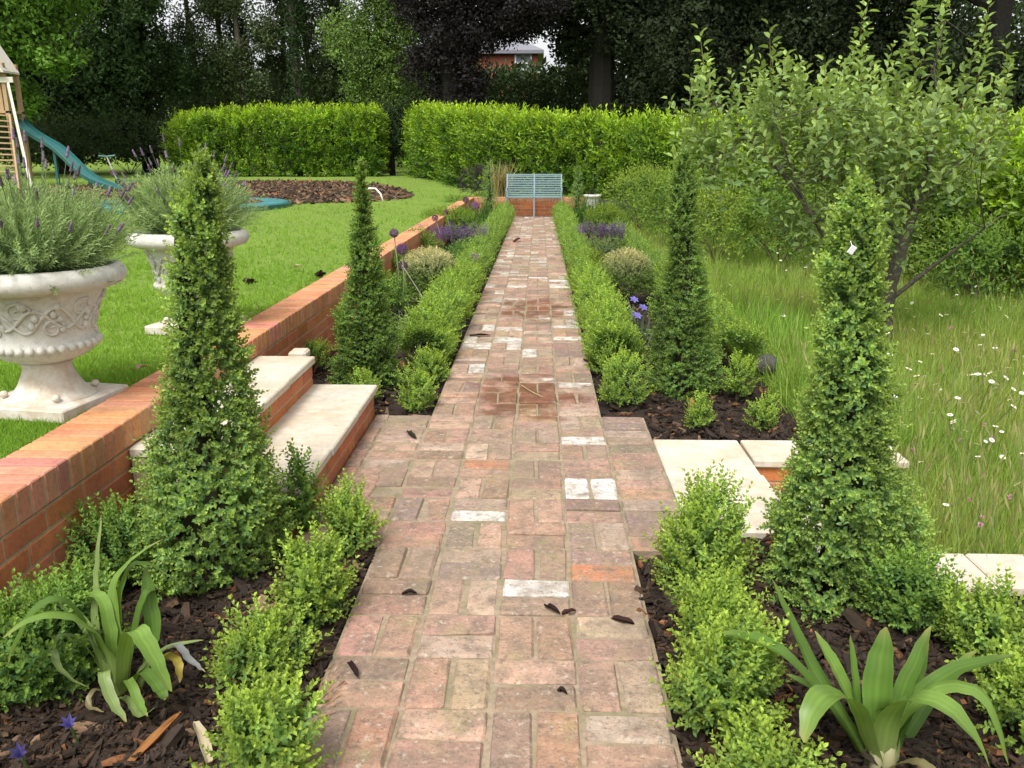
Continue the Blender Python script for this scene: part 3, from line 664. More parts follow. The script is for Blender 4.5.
# ---- loose things on the mulch and the path
def curl_leaf(name, label, cat, a, b_, w, lift, col, group=None):
    a = np.array(a); b_ = np.array(b_); mid = (a + b_) / 2 + np.array((rng.normal(0, w * .3), rng.normal(0, w * .3), lift * .5)); V, Fq = ribbon([a, mid, b_], w, .7, 8)
    V = np.array(V) + rng.normal(0, w * .06, (len(V), 3)); V[:, 2] = np.maximum(V[:, 2], min(a[2], b_[2])); V2 = np.concatenate([V, V - (0, 0, .0025)]); F2 = Fq + [tuple(i + len(V) for i in f[::-1]) for f in Fq]
    tag(mesh_obj(name, V2, [tuple(f) for f in F2], M['matt_leaf'], loc=(a + b_) / 2, col=np.full((len(V2), 3), col), smooth=True), label, cat, group)
def flat(u, v, z): return gnd(u, v, z)
curl_leaf('bark_strip', 'long pale orange bark strip lying on the mulch at the lower left', 'bark', flat(130, 764, .0), flat(180, 712, .012), .022, .012, (.42, .20, .07))
curl_leaf('dry_leaf', 'pale papery dry leaf lying on the mulch beside the bark strip', 'leaf', flat(210, 762, 0), flat(194, 722, .015), .024, .01, (.52, .45, .30))
curl_leaf('fallen_leaf', 'dark curled leaf on the left brick edge of the near path', 'leaf', flat(349, 662, .004), flat(358, 676, .008), .016, .014, (.035, .018, .018))
curl_leaf('fallen_leaf', 'dark curled leaf beside the worn white brick on the near path', 'leaf', flat(402, 594, .004), flat(417, 593, .008), .014, .012, (.03, .018, .016))
curl_leaf('fallen_leaf', 'larger dark curled leaf lying right of the white brick in the near path centre', 'leaf', flat(546, 606, .004), flat(560, 613, .01), .020, .016, (.03, .016, .018))
curl_leaf('fallen_leaf', 'maroon curled leaf touching the larger dark leaf in the path centre', 'leaf', flat(562, 614, .004), flat(576, 610, .006), .014, .008, (.06, .022, .022))
curl_leaf('fallen_leaf', 'dark scattered leaf at the right side of the near path', 'leaf', flat(612, 618, .004), flat(634, 623, .008), .022, .010, (.045, .022, .02))
curl_leaf('fallen_leaf', 'dark leaf lying on the right brick edge of the near path', 'leaf', flat(650, 622, .004), flat(656, 640, .006), .016, .010, (.03, .018, .016))
curl_leaf('fallen_leaf', 'tiny dark leaf lying alone in the middle of the nearest pink bricks', 'leaf', flat(560, 691, .004), flat(567, 693, .006), .012, .008, (.03, .018, .016))
curl_leaf('fallen_leaf', 'small dark leaf on the path just right of the stone step foot', 'leaf', flat(409, 431, .004), flat(416, 438, .008), .025, .014, (.04, .035, .03))
curl_leaf('fallen_leaf', 'dark leaf lying across the left edge of the path near the box hedge', 'leaf', flat(470, 336, .004), flat(490, 335, .008), .025, .010, (.035, .02, .015))
curl_leaf('fallen_leaf', 'maroon leaf far along the path towards the bench', 'leaf', flat(514, 242, .004), flat(520, 238, .05), .06, .02, (.10, .03, .04))
b = MB(); b.tube([gnd(521, 385, .004), gnd(532, 392, .008), gnd(545, 398, .006), gnd(560, 405, .005)], [.003, .0035, .003, .002], 5, (.42, .33, .18)); tag(b.make('dry_stalk', M['twig'], loc=gnd(540, 396, 0)), 'thin dry stalk lying across the damp path bricks', 'stalk')
b = MB()
for k in range(16): p = gnd(325 + rng.normal(0, 6), 690 + rng.normal(0, 14), rng.uniform(-.02, .02)); a = rng.normal(.9, .35); b.tube([p, p + np.array((math.cos(a) * .05, math.sin(a) * .05, rng.normal(0.01, .01)))], .0025, 4, (.28, .17, .09))
tag(b.make('dry_twigs', M['twig'], loc=gnd(325, 690)), 'heap of dry straw-coloured twigs at the left path edge', 'twigs', kind='stuff')
b = MB(); b.ball(gnd(766, 372, .0) + (0, 0, .05), (.075, .06, .075), 12, 8); 
o = tag(b.make('stone', M['stone'], loc=gnd(766, 372, 0), smooth=True), 'dark rounded stone at the edge of the right bed and long grass', 'stone')
b = MB()
for k in range(6): b.box(gnd(795, 385, -.05) + rng.normal(0, .04, 3) * (1, 1.5, .3), (.07, .04, .02), .004, (.36, .14, .06), Euler(tuple(rng.normal(0, .5, 3))).to_matrix())
tag(b.make('bark_chunks', M['chip'], loc=gnd(795, 385, -.05)), 'heap of orange bark chunks in the mulch behind the short wall', 'bark', kind='stuff')

# white tag on the right cone
p = at(852, 250, B2[1] - .125); b = MB(); b.box(p, (.020, .003, .026), .001, (1, 1, 1), Euler((.2, .5, .3)).to_matrix()); b.tube([p + (0, 0, .010), p + (.0, .02, .025)], .0010, 4)
tag(b.make('plant_tag', M['white'], loc=p), 'small white plant tag hanging near the top of the right cone', 'tag')

# ================================================================== urns with lavender
def urn(label, x, y, k, group='white stone urns'):
    z0 = float(lawn_z(x, y)) - .005; c = np.array((x, y, z0)); root = thing('garden_urn', label, 'urn', c, group)
    b = MB(); b.box(c + (0, 0, .026), (.42, .42, .052), .006, (1, 1, 1), Euler((0, 0, -.16)).to_matrix()); b.make('plinth', M['urn_base'], root)
    b = MB(); b.lathe([(.175, .05), (.175, .058), (.155, .064), (.135, .080), (.115, .11), (.098, .15), (.09, .18), (.098, .19), (.10, .197), (.09, .204)], c, 40)
    for q in range(0, 24, 6):
        a = q * PI / 12 + rng.normal(0, .05); k_ = True; rr = .168; s_ = .017 if k_ else rng.uniform(.008, .014); b.ball(c + (math.cos(a + .62) * rr, math.sin(a + .62) * rr, .064 + (.012 if k_ else 0)), (s_, s_, s_ * .9), 8, 6)
    b.make('pedestal', M['urn_base'], root, smooth=True)
    b = MB(); b.lathe([(.07, .20), (.11, .206), (.155, .222), (.188, .245), (.202, .268), (.200, .285), (.192, .30), (.197, .34), (.212, .40), (.232, .455), (.247, .49), (.252, .498)], c, 64); b.make('bowl', M['urn'], root, smooth=True)
    b = MB(); b.lathe([(.25, .492), (.285, .497), (.318, .508), (.333, .525), (.338, .545), (.333, .565), (.318, .580), (.300, .586), (.288, .578), (.28, .55)], c, 64); b.make('rim', M['urn'], root, smooth=True)
    b = MB()
    for q in range(34): a = 2 * PI * q / 34; b.ball(c + (math.cos(a) * .202, math.sin(a) * .202, .276), (.0165, .0165, .018), 8, 6)
    b.make('beading', M['urn'], root, smooth=True)
    b = MB(); rad = lambda z: np.interp(z, [.29, .34, .40, .455, .49], [.192, .197, .212, .232, .247]) + .002
    for ph, am, f in ((0, .05, 6), (.7, .038, 6)):
        pts = []
        for q in range(145):
            a = 2 * PI * q / 144; z = .395 + am * math.sin(a * f + ph * 3); pts.append(c + (math.cos(a) * rad(z), math.sin(a) * rad(z), z))
        b.tube(pts, .0075, 6, cap=False)
    for q in range(12):
        a0 = q * PI / 6 + .2; zc = .395 + (.035 if q % 2 else -.038); pts = []
        for j in range(22):
            t = j / 21 * 9; rr = .042 * (1 - j / 25); a = a0 + rr * math.cos(t) / .2; z = zc + rr * math.sin(t); pts.append(c + (math.cos(a) * rad(z), math.sin(a) * rad(z), z))
        b.tube(pts, np.linspace(.007, .0035, 22), 6)
        for j in range(4):
            a = a0 + .13 + rng.normal(0, .06); z = .395 + rng.normal(0, .045); z = min(max(z, .315), .47); b.ball(c + (math.cos(a) * rad(z), math.sin(a) * rad(z), z), (.014, .014, .011 + rng.uniform(0, .008)), 7, 5)
    b.make('vine_relief', M['urn'], root, smooth=True)
    b = MB(); b.lathe([(.001, .552), (.15, .556), (.284, .548)], c, 30, (.03, .022, .015)); b.make('soil_fill', M['soil'], root)
    return c
SP_LAV = []
for _ in range(5):
    t = T(); h = 1.0
    for i in range(20):
        f = i / 19; z = .04 + f * .92
        for s_ in (0, 1, 2):
            a = i * 1.2 + s_ * 2.1 + rng.normal(0, .2); e = rng.uniform(.7, 1.25); ax = (math.cos(a) * math.cos(e), math.sin(a) * math.cos(e), math.sin(e))
            t.add(leaf((0, 0, z), ax, (0, 0, 1), .08 * rng.uniform(.7, 1.1), .012, .1, .05, False), tuple(np.array((.85, .9, .9)) * (1 - f) + np.array((1.25, 1.2, 1.15)) * f))
    SP_LAV.append(t.done())
def spike(b, p0, p1, col):
    p0 = np.array(p0); p1 = np.array(p1); d = unit(p1 - p0); b.tube([p0, p1], .0016, 4, (.16, .22, .12), False); L = .032
    for i in range(6):
        q = p1 - d * L * (1 - i / 5) ; b.ball(q, (.0075 - .0006 * i,) * 2 + (.007,), 6, 4, np.array(col) * rng.uniform(.7, 1.3))
def lavender(label, c, rad, h, n, nsp, group):
    root = thing('lavender_plant', label, 'lavender', c, group); c = np.array(c, float); d = sph(n, 0.05); base = c + d * (rad * .5, rad * .5, 0) * rng.uniform(.2, 1, (n, 1))
    D = d * (.72, .72, .5) + (0, 0, .5) + rng.normal(0, .22, (n, 3)); lf = rng.uniform(.6, 1.0, n) * h
    V, Fq, C = scatter(SP_LAV, base, D, lf * .85, np.array((.22, .315, .14))[None] * rng.uniform(.75, 1.25, (n, 1))); mesh_obj('foliage', V, Fq, M['matt_leaf'], root, col=C)
    proto = None
    for k in range(nsp):
        dd = sph(1, .12)[0]; p0 = c + dd * (rad * .75, rad * .75, h * .45); p1 = p0 + unit(dd * (.6, .6, .4) + (0, 0, .7)) * h * rng.uniform(.35, .75)
        b = MB(); spike(b, p0, p1, [(.18, .14, .18), (.24, .17, .27), (.15, .12, .13)][k % 3]); b.make('flower_spike', M['petal'], root)
U1, U2 = (-2.0, 3.33), (-2.03, 4.95)
c1 = urn('ornate white stone urn at the left picture edge behind the near brick wall', *U1, 1)
c2 = urn('ornate white stone urn further back on the lawn behind the near left cone', *U2, 1)
lavender('grey-green lavender filling the ornate urn at the left picture edge', c1 + (0, 0, .54), .29, .47, 1500, 60, 'lavender in the urns')
lavender('lavender with purple spikes filling the urn behind the near left cone', c2 + (0, 0, .54), .25, .50, 1200, 60, 'lavender in the urns')
# ================================================================== plants in the far beds
SP_VAR = [sprig(4, .05, .022, .014, six=False, tip=(1.7, 1.5, 1.6), old=(.9, .95, .9)) for _ in range(4)]
def ball_bush(label, base, w, h, n, col, tpl, cat='shrub', name='box_ball', tipc=None, group=None, twigs=True, scl=1.0):
    root = thing(name, label, cat, base, group); base = np.array(base, float); d = sph(n, -.55); rad = np.clip(1 - np.abs(rng.normal(0, .13, n)), .4, 1)
    P = d * rad[:, None] * (w / 2, w / 2, h * .5) + (0, 0, h * .52); c = np.broadcast_to(np.array(col), (n, 3)).copy()
    if tipc is not None: f = np.clip((d[:, 2:3] - .15) * 1.4, 0, 1) * rng.uniform(.3, 1, (n, 1)); c = c * (1 - f) + np.array(tipc) * f
    V, Fq, C = scatter(tpl, P + base, d + (0, 0, .35) + rng.normal(0, .25, (n, 3)), scl * rng.uniform(.8, 1.2, n), c); mesh_obj('foliage', V, Fq, M['leaf'], root, col=C)
    b = MB()
    for k in range(9): a = k * .72; e = np.array((math.cos(a) * w * .36, math.sin(a) * w * .36, h * .5)); b.tube([base + (0, 0, -.04), base + e * (.4, .4, .5), base + e], [.012, .008, .004], 5, (.10, .08, .05))
    b.make('stem', M['twig'], root); return root
ball_bush('round cream-tipped variegated ball bush left of the path among the alliums', gnd(430, 305, -.04), .56, .52, 1500, (.105, .17, .04), SP_VAR, tipc=(.52, .50, .30), group='variegated ball bushes')
ball_bush('round cream-tipped variegated ball bush right of the path behind the blue flowers', gnd(625, 304, -.04), .50, .50, 1500, (.105, .17, .04), SP_VAR, tipc=(.48, .47, .27), group='variegated ball bushes')
SP_SOFT = [sprig(5, .12, .05, .02, six=False, tip=(1.2, 1.15, .9)) for _ in range(4)]
ball_bush('low green dome bush behind the purple flowers in the left bed', gnd(450, 243, -.04), .95, .50, 420, (.17, .27, .04), SP_SOFT, name='dome_bush')
ball_bush('low green dome bush behind the purple flowers in the right bed', gnd(604, 240, -.04), .66, .50, 320, (.17, .25, .035), SP_SOFT, name='dome_bush')
ball_bush('loose grey-green herb plant below the purple flowers in the right bed', gnd(597, 264, -.04), .45, .25, 200, (.17, .23, .10), SP_SOFT, name='herb_plant')
ball_bush('loose leafy green plant in the left bed beside the hedge', gnd(468, 268, -.04), .38, .26, 180, (.13, .23, .06), SP_SOFT, name='herb_plant')
ball_bush('yellow-green leafy plant along the brick wall left of the variegated ball', gnd(398, 292, -.04), .42, .35, 200, (.16, .26, .05), SP_SOFT, name='leafy_plant')
ball_bush('yellow-green leafy plant along the brick wall above the purple flowers', gnd(418, 266, -.04), .5, .38, 220, (.17, .27, .05), SP_SOFT, name='leafy_plant')
ball_bush('small yellow-green plant between the right hedge and the variegated ball', gnd(592, 284, -.04), .35, .28, 150, (.16, .21, .03), SP_SOFT, name='leafy_plant')
ball_bush('dark purple-leaved shrub behind the far corner of the brick wall', at(478, 199, 21.8), .9, .75, 260, (.055, .045, .06), SP_SOFT, name='purple_shrub')
for k, (u, v, w_, h_) in enumerate(((405, 262, .4, .3), (436, 240, .55, .45), (382, 318, .4, .3), (455, 222, .6, .5))):
    ball_bush(('leafy fresh green plant against the long brick wall behind the two tallest alliums', 'leafy fresh green plant against the long brick wall left of the green dome', 'small leafy plant at the foot of the brick wall behind the slim left cone', 'leafy green plant near the far end of the long brick wall')[k], gnd(u, v, -.04), w_, h_, 220, (.15, .26, .05), SP_SOFT, name='leafy_plant')
for k, (x, y, w_, h_, c) in enumerate(((1.95, 17.0, 1.1, 1.0, (.16, .25, .05)), (2.5, 15.0, 1.3, 1.15, (.13, .23, .04)), (2.75, 13.4, 1.0, .9, (.18, .26, .05)), (3.5, 12.6, 1.3, 1.1, (.12, .22, .04)), (4.3, 11.2, 1.1, .9, (.15, .24, .05)), (5.0, 9.8, 1.0, .75, (.11, .2, .04)), (2.45, 18.6, .9, .9, (.15, .24, .05)))):
    ball_bush(('loose yellow-green shrub behind the column-like cone at the hedge foot', 'leafy green shrub between the column-like cone and the apple tree', 'pale yellow-green shrub at the edge of the meadow left of the apple tree', 'broad leafy shrub at the hedge foot under the left side of the apple tree', 'yellow-green shrub at the hedge foot behind the white tag', 'low dark green shrub at the hedge foot on the far right', 'light green shrub right of the small white urn')[k], (x, y, float(meadow_z(x, y))), w_, h_, 420, c, [sprig(7, .26, .08, .035, six=False, alt=True) for _ in range(3)], name='rough_shrub', group='rough shrubs along the hedge foot')
for k, (u, Y_, w_, h_) in enumerate(((70, 32, 4.4, 1.7), (128, 33.5, 3.8, 1.9), (20, 31.5, 3.6, 1.5))):  # bushes added to darken the bright lawn strip under the left trees
    x = float(at(u, 155, Y_)[0]); ball_bush(('added dark bush filling in the shade under the trees behind the slide', 'added dark bush filling in tree shade left of the shorter clipped hedge', 'added dark bush filling in tree shade behind the climbing frame ladder')[k], (x, Y_, float(lawn_z(x, Y_))), w_, h_, 700, (.03, .055, .02), [sprig(7, .42, .16, .07, six=False, alt=True) for _ in range(3)], name='shade_fill_bush', group='added bushes for the shade under the left trees')
def salvia(label, base, w, n):
    root = thing('salvia_clump', label, 'flower', base); base = np.array(base, float); P = base + rng.uniform(-1, 1, (n, 3)) * (w / 2, w * .3, 0)
    V, Fq, C = scatter([tuft(5, .28, .012, .25)], P, (0, 0, 1), rng.uniform(.8, 1.1, n), (.10, .15, .06)); mesh_obj('foliage', V, Fq, M['matt_leaf'], root, col=C)
    t = T(); 
    for i in range(12): a = i * 2.4; t.add(leaf((0, 0, i * .014), (math.cos(a), math.sin(a), .5), (0, 0, 1), .022, .016, .1, .1, False), (1, 1, 1))
    m = int(n * 1.5); P = base + rng.uniform(-1, 1, (m, 3)) * (w / 2, w * .3, .06) + (0, 0, .30)
    V, Fq, C = scatter([t.done()], P, rng.normal(0, .2, (m, 3)) + (0, 0, 1), rng.uniform(.8, 1.2, m), np.array((.17, .10, .25))); mesh_obj('flower_head', V, Fq, M['petal'], root, col=C)
salvia('broad clump of purple salvia in the left bed behind the variegated ball', gnd(452, 260, -.04), 1.0, 170)
salvia('clump of purple salvia in the right bed left of centre', gnd(588, 257, -.04), .28, 50)
salvia('denser violet salvia clump in the right bed beside the green dome', gnd(611, 259, -.04), .36, 90)
def blade_clump(name, label, cat, base, n, h, w, col, lean=.3):
    o = np.array(base, float); V, Fq, C = scatter([tuft(6, h, w, lean) for _ in range(4)], o + rng.normal(0, .09, (n, 3)) * (1, 1, 0), rng.normal(0, .15, (n, 3)) + (0, 0, 1), rng.uniform(.75, 1.1, n), col)
    return tag(mesh_obj(name, V, Fq, M['grass'], loc=base, col=C), label, cat)
for i, (u, v, lab) in enumerate(((484, 232, 'upright iris-like leaves in the left bed near the far cone'), (470, 240, 'fresh green upright leaf clump in the left bed before the far cone'), (598, 232, 'upright iris-like leaves in the right bed below the small white urn'), (585, 226, 'fresh green upright leaf clump in the right bed beside the hedge'), (615, 238, 'deep green upright leaves in the right bed beside the outer hedge'))):
    blade_clump('iris_leaves', lab, 'plant', gnd(u, v, -.04), 26, .62, .022, (.075, .16, .035), .25)
blade_clump('ornamental_grass', 'straw-coloured ornamental grass standing beside the bench against the hedge', 'grass', (-.98, 21.3, .42), 40, .95, .02, (.34, .30, .15), .35)
# alliums
def allium(label, head, base, r, col=(.17, .075, .20)):
    root = thing('allium', label, 'flower', base, 'purple alliums'); base = np.array(base, float); head = np.array(head, float)
    b = MB(); b.tube([base, (base + head) / 2 + (.02, 0, .02), head], [.007, .006, .005], 6, (.22, .27, .14)); b.make('stem', M['matt_leaf'], root, smooth=True)
    t = T()
    for k in range(5): a = k * 1.257; t.add(leaf((0, 0, .0), (math.cos(a), math.sin(a), .5), (0, 0, 1), .42, .14, .1, .1, False), (1, 1, 1))
    d = sph(150, -2); V, Fq, C = scatter([t.done()], head + d * r * .8, d, r * .65, np.array(col)); mesh_obj('flower_head', V, Fq, M['petal'], root, col=C)
for (u, v, bu, bv, r, lab, c) in (
    (394, 233, 399, 318, .045, 'tallest purple allium left of the variegated ball seen against the lawn edge', None), (402, 249, 402, 322, .055, 'middle purple allium of the three left of the variegated ball', None),
    (403, 266, 405, 310, .05, 'lowest faded allium of the three left of the variegated ball', (.12, .06, .12)), (435, 218, 446, 262, .05, 'dark purple allium in front of the long brick wall top', (.13, .05, .13)),
    (466, 200, 474, 232, .07, 'small dark allium at the far corner of the long brick wall', (.12, .05, .14)), (475, 206, 480, 236, .085, 'large round mauve allium near the far left cone', (.25, .12, .28)),
    (474, 258, 474, 285, .062, 'bright mauve allium head beside the left path hedge', (.40, .18, .46)), (446, 212, 452, 250, .045, 'faded allium on the brick wall line between the dark alliums', (.15, .09, .12))):
    bs = gnd(bu, bv, -.04); allium(lab, at(u, v, bs[1]), bs, r, c or (.17, .075, .20))
for k, (u0, v0, u1, v1) in enumerate(((404, 268, 436, 318), (393, 290, 436, 308))):
    a = gnd(u1, v1, -.02); b = MB(); b.tube([a, at(u0, v0, a[1] + .1)], .005, 5, (.42, .43, .33)); tag(b.make('leaning_stalk', M['matt_leaf'], loc=a), ('pale leaning flower stalk below the lowest allium', 'pale flower stalk lying low in front of the variegated ball')[k], 'stalk')
def blue_flower(label, p, r=.035, base=None, bell=False):
    root = thing('blue_flower', label, 'flower', p, 'blue-violet flowers'); p = np.array(p, float); t = T()
    for k in range(6): a = k * PI / 3; t.add(leaf((0, 0, 0), (math.cos(a), math.sin(a), 4.5 if bell else .35), (0, 0, 1), r * (3.0 if bell else 1.3), r * .8, .15, .2), (1, 1, 1))
    V, Fq, C = scatter([t.done()], [p], [(.2, -.5, .8)], 1, (.17, .15, .42)); mesh_obj('petals', V, Fq, M['petal'], root, col=C)
    b = MB(); q = p + (0, .03, 0); q[2] = -.05; b.tube([q, p], .003, 5, (.12, .2, .06)); b.make('stem', M['matt_leaf'], root)
for u, v, lab in ((615, 309, 'left blue-violet flower of the group below the right variegated ball'), (634, 300, 'topmost blue-violet flower of the group below the right variegated ball'), (637, 316, 'lowest blue-violet flower of the group below the right variegated ball'), (643, 308, 'right blue-violet flower of the group next to the column-like cone'), (422, 313, 'single blue-violet flower in the left bed near the pale stalks')):
    blue_flower(lab, gnd(u, v, .20), .034)
blue_flower('blue-violet closed flower standing in the mulch at the lower left corner', gnd(71, 728, .04), .017, bell=True)
blue_flower('blue-violet closed flower cut by the bottom edge at the lower left', gnd(22, 758, .04), .018, bell=True)
blade_clump('spent_foliage', 'floppy grey-green strap leaves below the blue flowers in the right bed', 'plant', gnd(635, 345, -.04), 14, .32, .018, (.14, .19, .12), 1.2)
blade_clump('spent_foliage', 'floppy grey-green strap leaves beside the hedge in the left bed', 'plant', gnd(412, 345, -.04), 14, .32, .018, (.16, .2, .14), 1.2)

# ================================================================== bench and small urn at the path end
bx0, bx1, by = -.755, .52, 20.18
bn = thing('garden_bench', 'blue-grey slatted metal bench standing at the end of the brick path', 'bench', ((bx0 + bx1) / 2, by, 0))
b = MB()
for k in range(6): b.box(((bx0 + bx1) / 2, by - .03 + k * .075, .43 + .012 * abs(k - 2.5)), (bx1 - bx0, .05, .014), .003)
b.make('seat', M['paint'], bn); b = MB()
for k in range(9): b.box(((bx0 + bx1) / 2, by + .40 + k * .017, .50 + k * .052), (bx1 - bx0, .010, .030), .002)
b.bar((bx0, by + .55, .955), (bx1, by + .55, .955), .03, .03)
b.make('backrest', M['paint'], bn)
for x in (bx0, (bx0 + bx1) / 2, bx1):
    b = MB(); b.bar((x, by + .385, .42), (x, by + .55, .97), .032, .022); b.make('back_post', M['paint'], bn)
    b = MB(); b.bar((x, by - .06, .0), (x, by - .06, .44), .032, .03); b.make('leg', M['paint'], bn)
    b = MB(); b.bar((x, by + .46, .0), (x, by + .385, .44), .032, .03); b.make('leg', M['paint'], bn)
    b = MB(); b.bar((x, by - .07, .40), (x, by + .42, .40), .03, .03); b.make('seat_rail', M['paint'], bn)
for x in (bx0, bx1):
    b = MB(); b.tube([(x, by - .06, .43), (x, by - .07, .60), (x, by - .03, .655), (x, by + .25, .66), (x, by + .44, .64)], .014, 8); b.make('armrest', M['paint'], bn)
p = at(592, 211, 20.3); su = thing('small_urn', 'small white urn with dark plant right of the bench against the hedge', 'urn', (p[0], 20.3, .03)); c = np.array((p[0], 20.3, .08))
b = MB(); b.lathe([(.0, -.05), (.14, -.05), (.14, 0), (.12, .02), (.13, .06), (.165, .32), (.18, .36), (.20, .38), (.21, .40), (.21, .43), (.16, .44), (.15, .40), (0, .40)], c, 24); b.make('bowl', M['urn'], su, smooth=True)
V, Fq, C = scatter([tuft(5, .25, .012, .5)], c + rng.normal(0, .05, (12, 3)) * (1, 1, 0) + (0, 0, .4), (0, 0, 1), 1, (.05, .07, .03)); V2 = V; tag(mesh_obj('urn_plant', V2, Fq, M['grass'], loc=c + (0, 0, .4), col=C), 'dark wispy plant growing in the small white urn by the bench', 'plant')

# ================================================================== big laurel hedges
SP_LAU = [sprig(6, .24, .115, .042, six=False, tip=(1.5, 1.3, .8), old=(.65, .78, .9), spread=(65, 30), alt=True) for _ in range(6)]
SP_LAU2 = [sprig(7, .24, .10, .042, six=False, tip=(1.5, 1.3, .8), old=(.65, .78, .9), spread=(65, 30)) for _ in range(4)]
def hedge(label, pts, dens, depth=1.1):
    """pts: (x, y, top height); a clipped hedge running along the polyline, its front face towards the camera"""
    pts = np.array(pts, float); root = thing('laurel_hedge', label, 'hedge', (pts[:, 0].mean(), pts[:, 1].mean() + depth / 2, .5)); seg = np.linalg.norm(np.diff(pts[:, :2], axis=0), axis=1); cum = np.concatenate([[0], np.cumsum(seg)]); L = cum[-1]
    def pos(s): return np.stack([np.interp(s, cum, pts[:, i]) for i in range(3)], 1)
    def nrm(s):
        e = .6; a, b_ = pos(np.maximum(s - e, 0)), pos(np.minimum(s + e, L)); t = unit((b_ - a)[:, :2]); return np.stack([t[:, 1], -t[:, 0]], 1)
    gz = lambda P: np.where(P[:, 0] < -1.5, lawn_z(P[:, 0], P[:, 1]), np.where(P[:, 1] > 20.9, np.maximum(lawn_z(0, P[:, 1]), .3), meadow_z(P[:, 0], P[:, 1])))
    parts = []
    for kind, n in (('front', int(L * 2.1 * dens)), ('top', int(L * depth * dens * .9)), ('end', int(2 * 2.0 * depth * dens)), ('back', int(L * 2 * dens * .25))):
        if kind == 'end': s = np.where(rng.uniform(0, 1, n) < .5, 0, L)
        else: s = rng.uniform(0, L, n)
        Q = pos(s); nr = nrm(s); z0 = gz(Q); h = Q[:, 2] - z0 ; f = rng.uniform(0, 1, n); w = rng.uniform(0, 1, n)
        und = .10 * np.sin(s * 2.3) * np.sin(f * 4 + s) + .06 * np.sin(s * 5.1 + f * 7); inn = np.abs(rng.normal(0, .14, n))
        if kind == 'front': off = inn - und - .05 * np.sin(f * 3); z = z0 + h * f * .98; off += .22 * np.clip(f - .86, 0, 1) / .14; D = np.concatenate([nr, .55 + .5 * f[:, None]], 1)
        elif kind == 'top': off = depth * w; z = z0 + h + und * .8 - inn; D = np.concatenate([nr * .15, np.ones((n, 1))], 1)
        elif kind == 'back': off = depth - inn; z = z0 + h * f; D = np.concatenate([-nr, .4 * np.ones((n, 1))], 1)
        else: off = depth * w; z = z0 + h * f; tdir = np.stack([-nr[:, 1], nr[:, 0]], 1) * np.where(s > 0, 1, -1)[:, None]; D = np.concatenate([tdir, .5 * np.ones((n, 1))], 1); Q[:, :2] -= tdir * inn[:, None]
        P = np.stack([Q[:, 0] - nr[:, 0] * off, Q[:, 1] - nr[:, 1] * off, z], 1); D = unit(D) + rng.normal(0, .32, (n, 3))
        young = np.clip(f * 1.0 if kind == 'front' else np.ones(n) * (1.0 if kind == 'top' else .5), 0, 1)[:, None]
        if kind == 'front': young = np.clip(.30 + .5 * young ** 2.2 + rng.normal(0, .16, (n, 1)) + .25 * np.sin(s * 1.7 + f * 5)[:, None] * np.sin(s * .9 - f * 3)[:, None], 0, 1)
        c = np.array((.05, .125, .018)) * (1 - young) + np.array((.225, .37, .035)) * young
        parts.append(scatter(SP_LAU + SP_LAU2, P, D, rng.uniform(.95, 1.65, n), c * rng.uniform(.75, 1.25, (n, 1)), .2))
    V, Fq, C = join(parts); mesh_obj('foliage', V, Fq, M['laurel'], root, col=C)
    b = MB(); s = np.linspace(.25, L - .25, int(L / .6)); Q = pos(s); nr = nrm(s); z0 = gz(Q)
    for i in range(len(s)):
        for q in range(2):
            o = depth * (.3 + .4 * q); p0 = np.array((Q[i, 0] - nr[i, 0] * o, Q[i, 1] - nr[i, 1] * o, z0[i] - .1)); hh = Q[i, 2] - z0[i]; b.tube([p0, p0 + (rng.normal(0, .1), 0, hh * .5), p0 + (rng.normal(0, .2), 0, hh * .85)], [.05, .03, .01], 5, (.04, .03, .02))
            for k in range(4): a = p0 + (0, 0, hh * rng.uniform(.2, .8)); b.tube([a, a + rng.normal(0, .3, 3) * (1, 1, .5)], [.02, .006], 4, (.04, .03, .02))
    b.make('branches', M['twig'], root)
def hp(u, v, Y): p = at(u, v, Y); return (p[0], Y, p[2] - .20)
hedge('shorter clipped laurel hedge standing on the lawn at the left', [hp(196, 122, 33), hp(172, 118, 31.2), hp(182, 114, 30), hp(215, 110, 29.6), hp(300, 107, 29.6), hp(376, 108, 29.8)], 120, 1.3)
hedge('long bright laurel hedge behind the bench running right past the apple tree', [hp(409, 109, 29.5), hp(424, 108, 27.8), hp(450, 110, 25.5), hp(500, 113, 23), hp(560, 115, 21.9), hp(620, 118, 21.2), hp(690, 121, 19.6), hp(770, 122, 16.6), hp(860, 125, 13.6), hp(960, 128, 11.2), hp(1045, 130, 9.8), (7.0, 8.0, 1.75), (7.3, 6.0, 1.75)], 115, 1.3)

# ================================================================== lawn, bark area
n = 82000; y = 1.9 / (1 - rng.uniform(0, 1, n) * (1 - 1.9 / 26)); x = -1.80 - rng.uniform(0, 1, n) ** 1.0 * (y * .72)
x[4000:12000] = rng.uniform(-5, -1.8, 8000); y[4000:12000] = rng.uniform(.2, 2.4, 8000)
x[-4000:] = rng.uniform(-1.6, .9, 4000); y[-4000:] = rng.uniform(21, 23.5, 4000)
ok = (((x + 7.6) / 4.7) ** 2 + ((y - 20.3) / 5) ** 2 > 1.02); x, y = x[ok], y[ok]; n = len(x)
mott = .5 + .25 * np.sin(x * 1.3 + 2 * np.sin(y * .9)) + .25 * np.sin(y * 1.7 + x * .6)
c = np.array((.195, .345, .045)) * (1 - mott[:, None]) + np.array((.25, .40, .06)) * mott[:, None]
V, Fq, C = scatter([tuft(7, .030, .0032, .8, two=False) for _ in range(5)], np.stack([x, y, lawn_z(x, y) - .012], 1), rng.normal(0, .15, (n, 3)) + (0, 0, 1), rng.uniform(.7, 1.2, n) * (1 + .05 * y), c)
